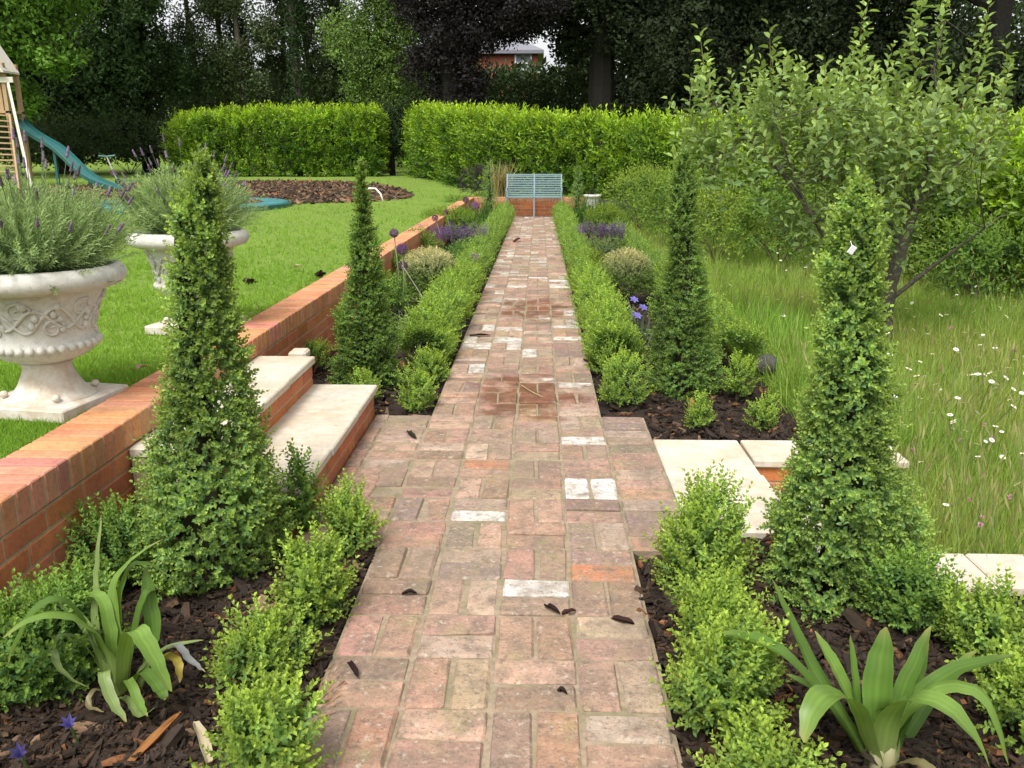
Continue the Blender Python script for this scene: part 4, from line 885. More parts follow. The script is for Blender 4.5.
tag(mesh_obj('lawn_grass', V, Fq, M['grass'], col=C), kind='stuff')
bc = np.array((-7.6, 20.3)); a = rng.uniform(0, 2 * PI, 11000); rr = np.sqrt(rng.uniform(0, 1, 11000)); P = np.stack([bc[0] + 4.6 * rr * np.cos(a), bc[1] + 4.9 * rr * np.sin(a)], 1); P = np.concatenate([P, (lawn_z(P[:, 0], P[:, 1]) + rng.uniform(.0, .03, len(P)))[:, None]], 1)
V, Fq, C = chips(P, .13, dark=.45); tag(mesh_obj('play_bark', V, Fq, M['chip'], col=C * np.array((1.15, 1.15, 1.1))), kind='stuff')
for (u, v, w, lab) in ((250, 281, .035, 'dark clump of dead leaves on the lawn behind the near left cone'), (320, 274, .028, 'small dark clump on the lawn beside the long brick wall')):
    p = gnd(u, v, .42); P = p + rng.normal(0, w * .45, (26, 3)) * (1, 1, .35); V, Fq, C = scatter([clump(4, .02, .03, .02)], P, rng.normal(0, 1, (26, 3)), 1, (.03, .02, .018)); tag(mesh_obj('leaf_clump', V, Fq, M['matt_leaf'], loc=p, col=C), lab, 'leaves')
curl_leaf('dry_leaf', 'single pale dry leaf lying on the lawn between wall and urns', 'leaf', gnd(138, 369, .435), gnd(147, 366, .44), .03, .01, (.5, .4, .26))
curl_leaf('dry_leaf', 'single pale dry leaf lying on the lawn left of the long brick wall', 'leaf', gnd(295, 267, .435), gnd(302, 266, .44), .04, .01, (.6, .55, .45))
p = gnd(375, 200, .55); hz = thing('hose_arc', 'white curved hose arching over the edge of the bark play area', 'hose', p)
b = MB(); b.tube([p + np.array(q) for q in ((-.22, .1, .12), (-.12, .05, .22), (.02, 0, .22), (.12, -.03, .12), (.17, -.05, -.03))], .016, 8); b.make('pipe', M['white'], hz, smooth=True)

# ================================================================== meadow
n = 34000; y = 2.9 / (1 - rng.uniform(0, 1, n) * (1 - 2.9 / 21)); x = 1.05 + rng.uniform(0, 1, n) * (y * .66 - .2)
hx = np.interp(y, [6, 8, 9.8, 11.2, 13.6, 16.6, 19.6, 21], [7.2, 6.9, 5.7, 5.0, 4.5, 3.9, 3.0, 1.8])
ok = (x < hx) & ~((y < 3.9) & (x < 1.42)) & ~((y < 4.22) & (x < 1.80) & (y > 3.86)) & ~((x < 1.52) & (y > 4.2))
x, y = x[ok], y[ok]; n = len(x); pm = .5 + .5 * np.sin(x * 1.9 + 1.5 * np.sin(y * 1.1)) * np.sin(y * 1.4 + x * .5); pm = np.clip(pm + rng.normal(0, .2, n), 0, 1)[:, None]
c = np.array((.20, .33, .055)) * pm + np.array((.30, .36, .09)) * (1 - pm)
fresh = (np.exp(-((x - 1.9) / .45) ** 2 - ((y - 6.8) / 1.6) ** 2))[:, None]; c = c * (1 - fresh) + np.array((.21, .36, .06)) * fresh
sz = rng.uniform(.6, 1.15, n) * (.62 + .45 * fresh[:, 0]) * (1 + .02 * y)
TM = [tuft(8, .40, .0075, .45, tint=((.8, .9, .8), (1.3, 1.15, 1.2))) for _ in range(6)]
V, Fq, C = scatter(TM, np.stack([x, y, meadow_z(x, y) - .02], 1), rng.normal(0, .12, (n, 3)) + (0, 0, 1), sz, c)
sd = T()
for k in range(3):
    a = k * 2.1; d = np.array((math.cos(a) * .25, math.sin(a) * .25, 1)); d = unit(d); s_ = np.array((-math.sin(a), math.cos(a), 0)) * .0022; e = d * .5
    sd.add(([-s_, s_, e + s_ * .5, e - s_ * .5], [(0, 1, 2, 3)]), (1, 1.1, .9)); sd.add(leaf(e - d * .01, d, (1, 0, 0), .10, .014, .1, .05, False), (1.25, 1.05, 1.0))
ii = rng.permutation(n)[:600]
V2 = scatter([sd.done()], np.stack([x, y, meadow_z(x, y) - .02], 1)[ii], rng.normal(0, .15, (len(ii), 3)) + (0, 0, 1), rng.uniform(.55, .9, len(ii)), (.26, .30, .13)); V, Fq, C = join([(V, Fq, C), V2])
tag(mesh_obj('meadow_grass', V, Fq, M['grass'], col=C), kind='stuff')
# broad weeds and rough growth at the foot of the hedge
n = 900; t_ = rng.uniform(0, 1, n); y = 7.5 + 13 * t_; x = np.interp(y, [6, 8, 9.8, 11.2, 13.6, 16.6, 19.6, 21], [7.0, 6.7, 5.5, 4.8, 4.3, 3.7, 2.8, 1.6]) - np.abs(rng.normal(0, .45, n))
P = np.stack([x, y, meadow_z(x, y) + rng.uniform(.1, .75, n) * rng.uniform(.3, 1, n)], 1)
V, Fq, C = scatter([sprig(6, .30, .075, .03, six=False, alt=True) for _ in range(4)], P, rng.normal(0, .4, (n, 3)) + (-.2, -.2, 1), rng.uniform(.7, 1.2, n), np.array((.12, .17, .045))[None] * rng.uniform(.7, 1.3, (n, 1)))
tag(mesh_obj('rough_undergrowth', V, Fq, M['matt_leaf'], col=C), kind='stuff')
# ox-eye daisies and pink clovers, each one a thing
def daisy_mesh():
    b = MB(); b.tube([(0, 0, -.40), (.01, 0, -.15), (0, 0, 0)], .0025, 4, (.12, .18, .05), False)
    for k in range(13): a = 2 * PI * k / 13; d = np.array((math.cos(a), math.sin(a), 0)); s_ = np.array((-d[1], d[0], 0)) * .0052; b.add([d * .006 - s_ * .6, d * .006 + s_ * .6, d * .022 + s_ + (0, 0, .004), d * .027 + (0, 0, .002), d * .022 - s_ + (0, 0, .004)], [(0, 1, 2, 3, 4)], (.85, .85, .82))
    b.ball((0, 0, .003), (.0085, .0085, .005), 8, 5, (.55, .38, .04)); return b
def clover_mesh():
    b = MB(); b.tube([(0, 0, -.35), (.01, 0, -.15), (0, 0, 0)], .0025, 4, (.12, .18, .05), False)
    for k in range(40): d = sph(1, -2)[0]; s_ = unit(np.cross(d, (.3, .5, .8))) * .005; b.add([d * .006 - s_, d * .006 + s_, d * .022 + (0, 0, .004)], [(0, 1, 2)], np.array((.50, .26, .36)) * rng.uniform(.7, 1.3))
    return b
DL = 'white ox-eye daisy standing in the long meadow grass on the right'; CL = 'small pink clover head standing in the long meadow grass on the right'
for mk, name, lab, cat, grp, pix, cnt in ((daisy_mesh, 'daisy', DL, 'daisy', 'white daisies in the meadow', [(995, 348), (912, 303), (928, 334), (990, 373), (1008, 368), (1006, 378), (985, 375), (920, 398), (917, 376), (950, 415), (921, 462), (946, 505), (896, 345), (980, 345), (1000, 310), (890, 355), (905, 425), (940, 390), (1015, 360), (900, 300), (886, 296), (975, 330)], 210),
                                           (clover_mesh, 'clover', CL, 'clover', 'pink clover heads in the meadow', [(980, 525), (982, 517), (918, 445), (912, 450), (915, 438), (970, 500), (1010, 497), (905, 330), (960, 440), (810, 275), (806, 270)], 45)):
    first = None; pts = [gnd(u, v, -.24 + .34) for u, v in pix]
    while len(pts) < cnt:
        y = 3.2 / (1 - rng.uniform(0, 1) * (1 - 3.2 / 13)); x = rng.uniform(1.8, .62 * y + .8); hxx = np.interp(y, [6, 9.8, 13.6, 16], [7, 5.5, 4.2, 3.8])
        if x > hxx - .3 or x < 1.85: continue
        pts.append(np.array((x, y, meadow_z(x, y) + rng.uniform(.32, .46))))
    for p in pts:
        s_ = float(rng.uniform(.42, .8)) * (.8 if p[1] < 4.6 else 1); rot = (float(rng.normal(.35, .25)), float(rng.normal(0, .25)), float(rng.uniform(0, 6)))
        if first is None: o = first = tag(mk().make(name, M['petal'], loc=(0, 0, 0)), lab, cat, grp)
        else: o = first.copy(); COL.objects.link(o)
        o.location = tuple(map(float, p)); o.rotation_euler = rot; o.scale = (s_,) * 3

# ================================================================== apple tree
ab = np.array((3.0, 7.35, float(meadow_z(3.0, 7.35)))); ap = thing('apple_tree', 'young leafy apple tree with upright shoots standing in the meadow on the right', 'tree', ab); YA = 7.4
b = MB(); A = lambda u, v, dy=0: at(u, v, YA + dy); BK = (.10, .085, .065)
trunk = [ab + (0, 0, -.1), A(884, 318), A(890, 285), A(901, 250), A(914, 210), A(926, 170, .1), A(940, 120, .1), A(934, 70, .15), A(945, 20, .1)]
b.tube(trunk, [.085, .07, .06, .05, .04, .024, .013, .008, .005], 9, BK)
limbs = [[A(888, 300), A(862, 285, -.1), A(840, 262, -.2), A(815, 222, -.3), A(797, 185, -.3), A(775, 120, -.3)], [A(890, 300), A(925, 272, -.1), A(955, 250, -.2), A(985, 228, -.3)], [A(888, 305), A(868, 300, .2), A(850, 270, .5), A(840, 200, .6), A(850, 110, .6)],
         [A(812, 215, -.3), A(780, 170, -.2), A(745, 135, -.1), A(715, 100, -.1)], [A(914, 210), A(940, 180, .2), A(975, 150, .4), A(1000, 110, .4)], [A(901, 250), A(880, 200, .4), A(865, 120, .4)]]
for L in limbs: b.tube(L, np.linspace(.022, .007, len(L)), 7, BK)
b.tube([A(884, 318), A(878, 322, -.15), A(890, 308, -.3)], [.04, .05, .03], 7, (.03, .028, .025))
b.make('trunk', M['bark'], ap)
def leaf_big(): pass
SP_AP = []
for _ in range(5):
    t = T(); Ls = 1.0; k = 0
    for i in range(11):
        f = i / 10; a = i * 2.4 + rng.normal(0, .3); e = math.radians(20 + 45 * f + rng.normal(0, 12)); ax = np.array((math.cos(a) * math.cos(e), math.sin(a) * math.cos(e), math.sin(e))); o = np.array((0, 0, f * Ls)) + ax * .05
        s_ = (.24 if f < .8 else .18) * rng.uniform(.8, 1.15); t.add(leaf(o, ax, (rng.normal(0, .3), rng.normal(0, .3), 1), s_, s_ * .58, .12, .3), tuple(np.array((.85, .9, .95)) * (1 - f) + np.array((1.35, 1.25, 1.0)) * f))
    t.add(leaf((0, 0, -.05), (0, 0, 1), (1, 0, 0), 1.05, .02, .3, 0, False), (.8, .5, .45)); SP_AP.append(t.done())
P, D, S = [], [], []
for (u, v, dy, ln) in ((706, 48, -.1, 6), (690, 95, 0, 4), (738, 68, -.2, 5), (772, 45, -.3, 6), (758, 80, .2, 4), (806, 88, -.2, 4), (826, 78, .1, 5), (864, 8, .3, 8), (850, 60, .5, 5), (884, 62, .2, 6), (925, -15, .1, 10), (945, -10, .2, 9), (968, 62, .3, 5), (1012, 52, .4, 6), (985, 20, .3, 6), (905, 30, -.1, 7), (718, 120, .2, 4), (1000, 95, -.1, 4), (788, 110, .4, 4), (902, 85, .4, 5), (955, 90, -.2, 5), (878, 100, -.3, 4)):
    tip = A(u, v, dy)
    for k in range(int(ln * 1.4)):
        P.append(tip - (rng.normal(0, .02), rng.normal(0, .02), .20 + k * .115)); D.append(rng.normal(0, .12, 3) + (0, 0, 1)); S.append(.33 * rng.uniform(.85, 1.1))
pool = [np.array(q) for L in limbs + [trunk[4:]] for q in L]
for k in range(620):
    u = rng.normal(842, 82); v = rng.uniform(100, 258); v += 18 * ((u - 842) / 150) ** 2 - 14 * math.sin(u * .09); 
    if not 682 < u < 1010 or (v > 190 and rng.uniform() < .5) or (v > 215 and not 770 < u < 930): continue
    P.append(A(u, v, rng.normal(0, .5))); dd = unit(P[-1] - A(845, 260)); D.append(dd * .4 + rng.normal(0, .3, 3) + (0, 0, .9)); S.append(.31 * rng.uniform(.75, 1.2))
P = np.array(P); cc = np.array((.21, .305, .11))[None] * (.85 + .35 * np.clip((P[:, 2:3] - .3) / 2, 0, 1)) * rng.uniform(.8, 1.2, (len(P), 1))
V, Fq, C = scatter(SP_AP, P, np.array(D), np.array(S), cc); mesh_obj('crown', V, Fq, M['matt_leaf'], ap, col=C)
b = MB()
for i in range(0, len(P), 4):
    q = min(pool, key=lambda z: np.linalg.norm(z - P[i])); 
    if np.linalg.norm(q - P[i]) < 1.2: b.tube([q, (q + P[i]) / 2 + rng.normal(0, .03, 3), P[i]], [.006, .004, .003], 4, (.09, .08, .055))
b.make('twigs', M['twig'], ap)

# ================================================================== play things on the left
Yp = 21.0; pf = thing('climbing_frame', 'wooden climbing frame with slatted ladder at the left picture edge', 'climbing frame', (-13.6, 21.5, float(lawn_z(-13, 21)))); gz = float(lawn_z(-13, 21))
rb, rt = at(31, 186, 20.8), at(8, 84, 21.9); rb[2] = gz; lb, lt = rb + (-1.15, 0, 0), rt + (-1.0, 0, 0)
for a, c_ in ((rb, rt), (lb, lt)):
    b = MB(); b.bar(a, c_, .05, .14, ch=.004); b.make('ladder_rail', M['pale_wood'] if a is rb else M['wood'], pf)
rb2, rt2 = rb + (-.28, -.05, .0), rt + (-.06, -.02, -.75); b = MB(); b.bar(rb2, rt2, .045, .11, ch=.004); b.make('ladder_rail', M['wood'], pf)
for k in range(13):
    f = .06 + .055 * k; q0, q1 = lb + (lt - lb) * f, rb2 + (rt2 - rb2) * (f / .72 if f < .72 else 1); b = MB(); b.bar(q0, q1, .10, .035, ch=.003); b.make('tread', M['wood'], pf)
tx0, tx1, ty0, ty1, pz = rt[0] - 1.40, rt[0] - .15, 22.0, 22.55, at(8, 112, 22)[2]
for x in (tx0, tx1):
    for y in (ty0, ty1):
        b = MB(); b.box((x, y, (gz + 3.6) / 2), (.10, .10, 3.6 - gz), .005); b.make('post', M['wood'], pf)
b = MB(); b.box(((tx0 + tx1) / 2, (ty0 + ty1) / 2, pz), (1.35, .65, .06), .004); b.make('platform', M['wood'], pf)
zb = at(8, 80, 22)[2]; b = MB(); b.box(((tx0 + tx1) / 2 + .1, ty0 - .07, zb), (1.6, .04, .13), .004); b.make('cross_board', M['pale_wood'], pf)
for k in range(5): b = MB(); b.box((tx0 + .2 + k * .22, ty0 + .02, (pz + zb) / 2), (.12, .025, zb - pz), .003); b.make('side_board', M['wood'], pf)
ze = at(8, 73, 22)[2]; b = MB()
for s_ in (-1, 1): b.bar(((tx0 + tx1) / 2 + s_ * .82, (ty0 + ty1) / 2, ze), ((tx0 + tx1) / 2, (ty0 + ty1) / 2, ze + .95), .03, 1.6) if False else b.add([((tx0 + tx1) / 2 + s_ * .72, ty0 - .25, ze), ((tx0 + tx1) / 2 + s_ * .72, ty1, ze), ((tx0 + tx1) / 2, ty1, ze + 1.2), ((tx0 + tx1) / 2, ty0 - .25, ze + 1.2), ((tx0 + tx1) / 2 + s_ * .72, ty0 - .25, ze + .05), ((tx0 + tx1) / 2 + s_ * .72, ty1, ze + .05), ((tx0 + tx1) / 2, ty1, ze + 1.25), ((tx0 + tx1) / 2, ty0 - .25, ze + 1.25)], [(0, 1, 2, 3), (7, 6, 5, 4), (0, 3, 7, 4), (1, 0, 4, 5), (2, 1, 5, 6), (3, 2, 6, 7)])
b.add([((tx0 + tx1) / 2 - .78, ty0 - .23, ze), ((tx0 + tx1) / 2 + .78, ty0 - .23, ze), ((tx0 + tx1) / 2, ty0 - .23, ze + 1.18), ((tx0 + tx1) / 2 - .78, ty0 - .2, ze), ((tx0 + tx1) / 2 + .78, ty0 - .2, ze), ((tx0 + tx1) / 2, ty0 - .2, ze + 1.18)], [(0, 1, 2), (5, 4, 3), (0, 3, 4, 1), (1, 4, 5, 2), (2, 5, 3, 0)])
b.make('roof', M['pale_wood'], pf)
sp = [at(u, v, Y_) for u, v, Y_ in ((14, 116, 22.5), (24, 128, 22.3), (38, 138, 22), (56, 147, 21.7), (70, 160, 21.4), (84, 175, 21.1), (102, 185, 20.8), (124, 191, 20.5))]
sl = thing('slide', 'green plastic wavy slide running down from the climbing frame', 'slide', (sp[-1][0], sp[-1][1], gz)); sp = np.array(sp)
kk = np.linspace(0, len(sp) - 1, 30); cl = np.stack([np.interp(kk, range(len(sp)), sp[:, i]) for i in range(3)], 1); cl = np.array([cl[max(0, i - 2):i + 3].mean(0) for i in range(30)]); V = []; prof = [(-.17, .08), (-.155, .09), (-.14, .015), (0, 0), (.14, .015), (.155, .09), (.17, .08), (.155, -.02), (-.155, -.02)]
for i in range(30):
    t_ = unit(cl[min(i + 1, 29)] - cl[max(i - 1, 0)]); s_ = unit(np.cross(t_, (0, 0, 1.))); nn = np.cross(s_, t_); V += [cl[i] + s_ * p_ + nn * q_ for p_, q_ in prof]
m = len(prof); mesh_obj('chute', V, [(i * m + k, i * m + (k + 1) % m, (i + 1) * m + (k + 1) % m, (i + 1) * m + k) for i in range(29) for k in range(m)], M['plastic'], sl)
for i in (12, 22):
    b = MB(); b.bar((cl[i][0], cl[i][1], gz - .05), tuple(cl[i] - (0, 0, .02)), .06, .06); b.make('support', M['plastic'], sl)
tc = gnd(188, 201, .58); tz = float(lawn_z(tc[0], tc[1])) + .03; tr = thing('trampoline', 'round in-ground trampoline with turquoise pad at the edge of the bark area', 'trampoline', (tc[0], tc[1], tz)); c = np.array((tc[0], tc[1], tz))
b = MB(); b.lathe([(1.78, -.03), (1.81, .01), (1.79, .045), (1.70, .055), (1.42, .05), (1.38, .04), (1.38, -.02)], c, 60); b.make('pad', M['pad'], tr, smooth=True)
b = MB(); b.lathe([(.0, .015), (1.40, .02)], c, 60); b.make('jumping_mat', M['mat_black'], tr)
b = MB(); b.lathe([(1.84, -.06), (1.86, -.06), (1.86, 0.02), (1.82, .03)], c, 60); b.make('frame_ring', M['plastic'], tr)
p = at(114, 181, 23.5); p[2] = float(lawn_z(p[0], 23.5)); so = thing('toy_scooter', 'small toy scooter with blue-green handlebar standing on the lawn behind the slide', 'scooter', p)
b = MB(); b.tube([p + (.10, 0, .06), p + (-.12, 0, .72)], .022, 8); b.make('steering_post', M['grey_metal'], so)
b = MB(); b.tube([p + (-.34, 0, .74), p + (-.12, 0, .72), p + (.10, .03, .75)], .028, 8); b.make('handlebar', M['plastic'], so)
b = MB(); b.box(p + (.42, 0, .09), (.62, .12, .03), .008); b.make('deck', M['plastic'], so)
for dx in (.10, .74):
    b = MB(); b.tube([p + (dx, -.02, .07), p + (dx, .02, .07)], .07, 14); b.make('wheel', M['mat_black'], so)

# ================================================================== trees behind
CLP = [clump(10, .26, .17, .10) for _ in range(6)]; CLP_S = [clump(9, .24, .12, .07) for _ in range(6)]
def tree(name, label, x, y, h, tr, blobs, n, col, tpl, tcol=(.016, .014, .011), lean=0, group='trees behind the garden', size=1.0, gz=None, cv=.25):
    z = float(lawn_z(x, y)) if gz is None else gz; root = thing(name, label, 'tree', (x, y, z), group); b = MB(); base = np.array((x, y, z))
    tp = [base + (0, 0, -.2), base + (lean * .2, 0, h * .2), base + (lean * .5 + rng.normal(0, .1), 0, h * .5), base + (lean, 0, h * .95)]; b.tube(tp, [tr * 1.25, tr, tr * .75, tr * .2], 9, tcol)
    bl = [np.array(q, float) for q in blobs]; vol = np.array([q[3] * q[4] * q[5] for q in bl]) ** .75; vol /= vol.sum(); Ps, Ds, Cs = [], [], []
    for q, w in zip(bl, vol):
        m = max(8, int(n * w)); d = sph(m, -2); rad = rng.uniform(0, 1, m) ** .45 * lump(d, 2.5, .22, int(abs(q[0] * 97 + q[2] * 31)) + 3); P = base + q[:3] + d * rad[:, None] * q[3:6]; Ps.append(P); Ds.append(d * .6 + rng.normal(0, .6, (m, 3)))
        cl_ = .8 + .35 * lump(d * 2, 3, .5, int(abs(q[1] * 53 + q[2] * 17))); Cs.append(np.array(col)[None] * cl_[:, None] * rng.uniform(1 - cv, 1 + cv, (m, 1)))
        zc = min(max(q[2] - q[5] * .7, h * .15), h * .85); f = zc / h; s0 = base + (lean * f, 0, zc); b.tube([s0, (s0 + base + q[:3]) / 2 + (0, 0, .15 * q[5]), base + q[:3], base + q[:3] + (q[0] * .25, q[1] * .2, q[5] * .5)], [tr * .4, tr * .28, tr * .15, tr * .06], 6, tcol)
        for k in range(5): e = base + q[:3] + sph(1, -2)[0] * q[3:6] * .85; b.tube([base + q[:3], (base + q[:3] + e) / 2 + rng.normal(0, .1, 3), e], [tr * .14, tr * .08, .01], 4, tcol)
    b.make('trunk', M['dark_bark'] if group and 'dark' in label else M['bark'], root); P = np.concatenate(Ps); V, Fq, C = scatter(tpl, P, np.concatenate(Ds), size * rng.uniform(.7, 1.3, len(P)), np.concatenate(Cs)); mesh_obj('crown', V, Fq, M['tree_leaf'], root, col=C)
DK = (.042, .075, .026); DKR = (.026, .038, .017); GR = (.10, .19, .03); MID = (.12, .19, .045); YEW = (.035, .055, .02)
X_ = lambda u, Y: float(at(u, 155, Y)[0])
# left: bright broad-leaved tree, then a dark group
tree('maple_tree', 'bright green broad-leaved tree hanging over the climbing frame at top left', X_(-20, 27), 27, 11, .3, [(1.5, -.5, 4.2, 1.7, 1.6, 1.0), (2.4, 0, 6.0, 2.2, 1.8, 1.5), (.5, 0, 5.6, 2.2, 2, 1.6), (3.0, -.4, 3.6, .9, .9, .6), (0, 0, 8.5, 3.2, 2.6, 2.2), (1.0, 0, 2.6, 1.2, 1, .9)], 4200, GR, CLP, group=None)
tree('dark_tree', 'dense dark tree filling the upper left behind the slide', X_(70, 34), 34, 13, .4, [(-1.5, 0, 4, 2.8, 2.2, 2.6), (1.5, 0, 4.5, 2.4, 2.2, 2.4), (0, 0, 7.5, 3.2, 2.5, 2.2), (-3.5, 0, 6.5, 2.5, 2.2, 2.4), (3.0, 0, 6.6, 1.8, 1.8, 1.6), (0, 0, 10.5, 3.8, 3, 2.4), (0, 0, 1.8, 3.5, 1.6, 1.5)], 7000, DK, CLP)
tree('dark_tree', 'dark leafy tree left of the tall thin trunks at the upper left', X_(150, 36), 36, 12, .3, [(-1, 0, 3.2, 2.6, 2, 2.2), (1.3, 0, 4.2, 1.9, 2, 2.0), (-.8, 0, 6.5, 2.0, 1.8, 1.4), (.6, 0, 9.8, 3, 2.6, 1.8)], 4000, DK, CLP_S)
for i, (u, Y_, h, lab) in enumerate(((208, 37, 12, 'leftmost slender tree with thin trunk above the left hedge'), (234, 38.5, 13, 'second slender tree above the left hedge with sky showing through'), (252, 37, 12, 'slender pale-stemmed tree above the middle of the left hedge'), (288, 39, 13, 'slender dark tree with sparse crown above the left hedge'), (302, 36.5, 13, 'ivy-clad upright trunk above the right half of the left hedge'), (320, 38, 12, 'slender tree beside the ivy-clad trunk above the left hedge'), (346, 40, 13, 'rightmost slender tree against the patch of sky above the left hedge'))):
    ivy = i == 4; bl = [(rng.normal(0, .35), 0, z_, rng.uniform(.7, 1.2), .9, rng.uniform(.6, 1.0)) for z_ in np.arange(3.6, 9.5, 1.0)] + [(0, 0, 10.5, 2.0, 1.8, 1.5)]
    if ivy: bl = [(0, 0, z_, .45, .45, .7) for z_ in np.arange(1, 9, .9)] + [(0, 0, 10, 2, 2, 1.5)]
    tree('slender_tree', lab, X_(u, Y_), Y_, h, .13 if not ivy else .2, bl, 2300 if not ivy else 2200, (.07, .10, .04) if not ivy else (.035, .065, .022), CLP_S, (.16, .135, .10) if i in (2, 1) else (.075, .065, .05), lean=rng.normal(0, .35))
tree('ash_tree', 'light green airy tree left of the purple beech above the hedge gap', X_(385, 35), 35, 11, .22, [(0, 0, 3.6, 1.7, 1.5, 1.4), (-.9, 0, 5.0, 1.5, 1.4, 1.2), (.8, 0, 5.4, 1.4, 1.4, 1.3), (.2, 0, 6.8, 1.7, 1.5, 1.1), (1.0, 0, 7.8, 1.3, 1.3, .9), (0, 0, 2.0, 1.5, 1.2, 1.0)], 4200, MID, CLP_S, group=None)
tree('dark_tree', 'grey-green shadowy tree behind the right end of the left hedge', X_(330, 41), 41, 7, .2, [(-1.5, 0, 2.6, 2.2, 1.6, 1.8), (.8, 0, 3.2, 2.0, 1.6, 1.6), (2.6, 0, 2.6, 1.8, 1.5, 1.6), (-4, 0, 2.6, 2.2, 1.6, 1.8), (-6.2, 0, 3, 2.0, 1.6, 1.6)], 2400, (.04, .058, .028), CLP_S)
tree('laurel_bush', 'dark evergreen bush filling the gap between the two clipped hedges', X_(392, 31.5), 31.5, 2.6, .1, [(0, 0, 1.2, .8, .7, .9), (-.2, .3, 2.0, .8, .7, .7), (.9, .5, 2.0, 1.0, .7, .7)], 420, (.03, .05, .018), CLP_S, group=None)
# centre: purple beech, dark giants
tree('copper_beech', 'purple-leaved beech with drooping dark foliage left of the distant house', X_(452, 30.5), 30.5, 13, .35, [(-.7, 0, 3.7, 1.0, 1.2, .8), (.2, 0, 4.6, 1.2, 1.4, 1.0), (-.6, 0, 5.4, 1.4, 1.4, .9), (.3, 0, 6.4, 1.7, 1.8, 1.0), (.7, 0, 3.2, .7, 1.0, .8), (-.2, 0, 8.2, 3.4, 2.6, 1.5), (2.2, 1, 7.0, 2.2, 2.2, 1.2), (1.0, 0, 6.0, .9, 1.2, 1.0), (2.0, 0, 5.4, 1.1, 1.2, .75), (2.1, .3, 4.9, 1.1, 1, .5), (2.0, .5, 4.8, 1.0, .8, .5), (3.0, 0, 5.5, .9, 1, .7), (2.4, 0, 5.6, 1.3, 1.2, .8), (1.2, 0, 4.6, .6, 1, .6), (.3, 0, 4.0, .7, 1, .7), (.2, 0, 2.2, 1.2, 1, .8)], 8500, (.024, .021, .022), CLP_S, group=None, cv=.5)
tree('dark_tree', 'huge dark tree with thick trunk rising behind the hedge right of the bench', X_(600, 33), 33, 15, .48, [(-.9, 0, 6.6, 1.5, 1.6, .9), (.8, 0, 5.4, 1.3, 2, 1.8), (2.6, 0, 4.6, 2, 2, 2.4), (2.0, 0, 7, 2.5, 2.5, 2.0), (-2.3, 0, 5.9, 2.0, 2.2, .9), (-.9, .2, 5.0, 1.0, .8, 1.2), (-1.2, .2, 4.6, .7, .8, .9), (0, 0, 10.5, 5, 4, 2.5), (2.8, 0, 2.2, 2.4, 1.8, 1.8), (.3, .6, 2.0, 1.4, 1.4, 1.5)], 9000, DKR, CLP)
tree('dark_tree', 'broad black-green tree behind the left half of the apple tree', X_(720, 31), 31, 14, .45, [(-1.5, 0, 4, 2.2, 2, 2.4), (1.2, 0, 4.4, 2.4, 2, 2.6), (0, 0, 7.2, 3.2, 2.8, 1.9), (0, 0, 10, 4.5, 4, 2.2), (0, 0, 1.8, 3.2, 1.8, 1.6)], 6500, DKR, CLP)
tree('dark_tree', 'broad black-green tree behind the middle of the apple tree', X_(840, 30), 30, 14, .45, [(-1.4, 0, 3.8, 2.4, 2, 2.4), (1.4, 0, 4.2, 2.4, 2, 2.6), (0, 0, 7, 3.2, 2.8, 1.9), (0, 0, 10, 4.5, 4, 2.2), (0, 0, 1.8, 3.4, 1.8, 1.6)], 6500, DKR, CLP)
tree('dark_tree', 'dark tree with a gap of sky at the upper right corner', X_(980, 28), 28, 13, .4, [(-1.6, 0, 3.2, 1.8, 2, 1.8), (1.0, 0, 2.6, 2.0, 2, 1.6), (3.0, 0, 3.6, 2.0, 2, 2.4), (-2.4, 0, 5.6, 1.4, 1.5, 1.1), (3.0, 0, 6.6, 1.6, 1.6, 1.4), (0, 0, 9.2, 4.0, 3.4, 1.8)], 4200, DKR, CLP)
# the tall dark hedge beyond the bench and the house
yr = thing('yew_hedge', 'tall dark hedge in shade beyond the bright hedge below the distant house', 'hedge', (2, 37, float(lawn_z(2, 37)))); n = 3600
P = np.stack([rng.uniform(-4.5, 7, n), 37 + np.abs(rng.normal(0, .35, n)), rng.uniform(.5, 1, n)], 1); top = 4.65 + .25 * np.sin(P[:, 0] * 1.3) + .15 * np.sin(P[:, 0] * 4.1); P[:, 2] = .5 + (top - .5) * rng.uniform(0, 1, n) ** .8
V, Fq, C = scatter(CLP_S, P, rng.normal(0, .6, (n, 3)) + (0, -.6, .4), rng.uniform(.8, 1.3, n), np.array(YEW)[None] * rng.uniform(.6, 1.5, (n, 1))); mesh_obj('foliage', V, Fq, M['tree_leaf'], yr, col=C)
b = MB()
for x in np.arange(-4.4, 7, .8): b.tube([(x, 37.6, .5), (x + rng.normal(0, .15), 37.6, 2.4), (x, 37.6, 4.0)], [.09, .06, .02], 5, (.03, .025, .02))
b.make('branches', M['twig'], yr)
hY = 52; hg = float(lawn_z(-5, hY)); hs = thing('brick_house', 'distant red brick house with grey roof glimpsed between the dark trees', 'house', (-5, hY + 4, hg)); hx0, hx1 = X_(380, hY), X_(537, hY); ez = float(at(520, 54, hY)[2])
b = MB(); b.box(((hx0 + hx1) / 2, hY + 4, (hg + ez) / 2), (hx1 - hx0, 8, ez - hg)); b.make('wall', M['house_brick'], hs)
b = MB(); x0, x1, y0, y1 = hx0 - .35, hx1 + .35, hY - .35, hY + 8.35; ym = (y0 + y1) / 2; rz = ez + 2.0
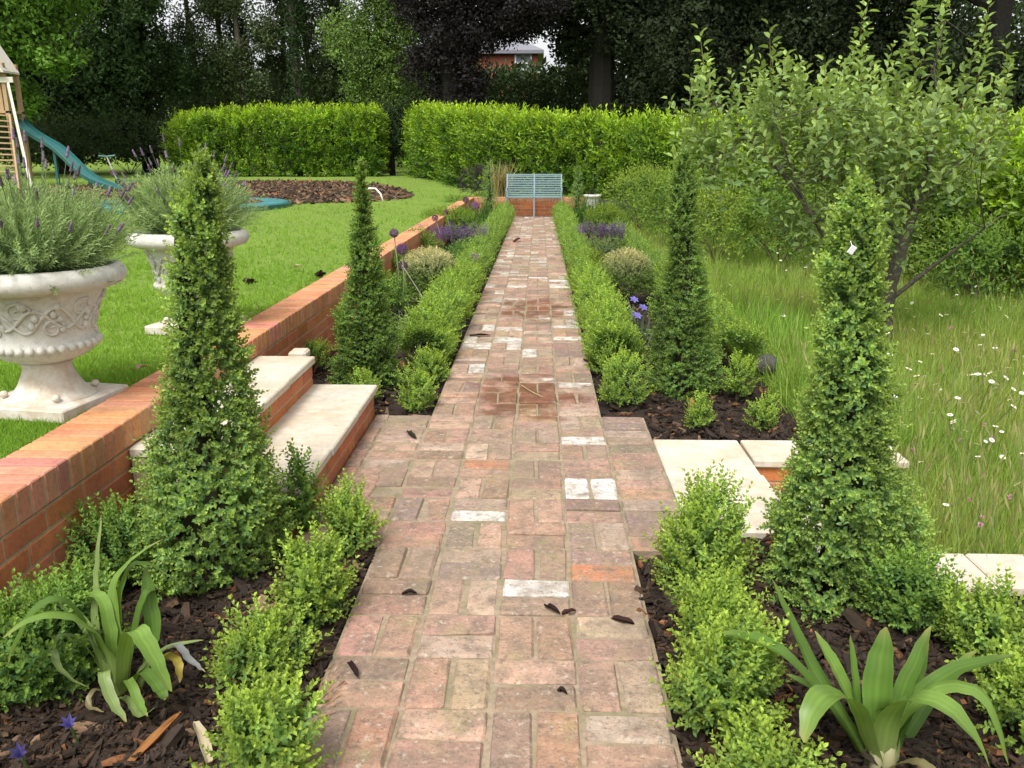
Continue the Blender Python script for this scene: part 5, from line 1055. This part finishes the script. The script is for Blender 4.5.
b.add([(x0, y0, ez), (x1, y0, ez), (x1, y1, ez), (x0, y1, ez), (x0 + 3.2, ym, rz), (x1 - 3.2, ym, rz), (x0, y0, ez + .18), (x1, y0, ez + .18), (x1, y1, ez + .18), (x0, y1, ez + .18)], [(0, 1, 7, 6), (1, 2, 8, 7), (2, 3, 9, 8), (3, 0, 6, 9), (6, 7, 5, 4), (7, 8, 5), (8, 9, 4, 5), (9, 6, 4), (3, 2, 1, 0)]); b.make('roof', M['slate'], hs)
for u in (523, 440):
    wx = X_(u, hY); wz = float(at(u, 67, hY)[2]); w = MB()
    for dx, dz, sx, sz in ((-.45, 0, .09, 1.5), (.45, 0, .09, 1.5), (0, 0, .07, 1.42), (0, .71, .82, .09), (0, -.71, .82, .09), (0, .2, .82, .05)): w.box((wx + dx, hY - .03, wz + dz), (sx, .1, sz))
    wo = w.make('window', M['white'], hs); g = MB(); g.box((wx, hY - .012, wz), (.86, .03, 1.4)); pane = g.make('pane', M['glass'], wo); 
    pane.data.transform(Matrix.Translation((0, 0, 0)))
    g2 = ORG[hs.name]
# distant wood closing the view under the crowns
n = 9000; x = rng.uniform(-48, 46, n); yy = 46 + rng.uniform(0, 5, n) + .004 * x * x; tz_ = np.interp(x, [-48, -22, -19, -10, -6.5, -4.2, .8, 3, 8, 46], [9, 8, 6.0, 5.6, 6.0, 5.6, 5.6, 8, 10, 11])
P = np.stack([x, yy, lawn_z(x, yy) * 0 + .6 + (tz_ - .6) * rng.uniform(0, 1, n) ** .8], 1)
V, Fq, C = scatter([clump(9, .45, .32, .2) for _ in range(5)], P, rng.normal(0, .6, (n, 3)) + (0, -.4, .4), rng.uniform(.8, 1.5, n), np.array((.035, .055, .022))[None] * rng.uniform(.6, 1.5, (n, 1))); tag(mesh_obj('distant_wood', V, Fq, M['tree_leaf'], col=C), kind='stuff')

# ================================================================== light
w = bpy.data.worlds.new('World'); sc.world = w; w.use_nodes = True; nt = w.node_tree; bg = nt.nodes['Background']
sk = nt.nodes.new('ShaderNodeTexSky'); sk.sky_type = 'NISHITA'; sk.sun_disc = False; EL, AZ = math.radians(58), math.radians(200); sk.sun_elevation = EL; sk.sun_rotation = AZ; sk.air_density = 1.0; sk.dust_density = 4.0; sk.ozone_density = 1.0
hsv = nt.nodes.new('ShaderNodeHueSaturation'); hsv.inputs['Saturation'].default_value = .10; nt.links.new(sk.outputs[0], hsv.inputs['Color']); nt.links.new(hsv.outputs[0], bg.inputs['Color']); bg.inputs['Strength'].default_value = .135
sd_ = bpy.data.lights.new('sun', 'SUN'); so_ = bpy.data.objects.new('sun', sd_); COL.objects.link(so_); sd_.energy = 1.5; sd_.angle = math.radians(16); sd_.color = (1, .96, .90)
so_.rotation_euler = Vector((math.sin(AZ) * math.cos(EL), math.cos(AZ) * math.cos(EL), math.sin(EL))).to_track_quat('Z', 'Y').to_euler()
sc.view_settings.view_transform = 'Standard'; sc.view_settings.look = 'None'; sc.view_settings.exposure = 1.0; sc.view_settings.gamma = 1
c_ = sc.cycles; c_.max_bounces = 6; c_.diffuse_bounces = 4; c_.glossy_bounces = 2; c_.transmission_bounces = 4; c_.use_denoising = True; c_.caustics_reflective = False; c_.caustics_refractive = False
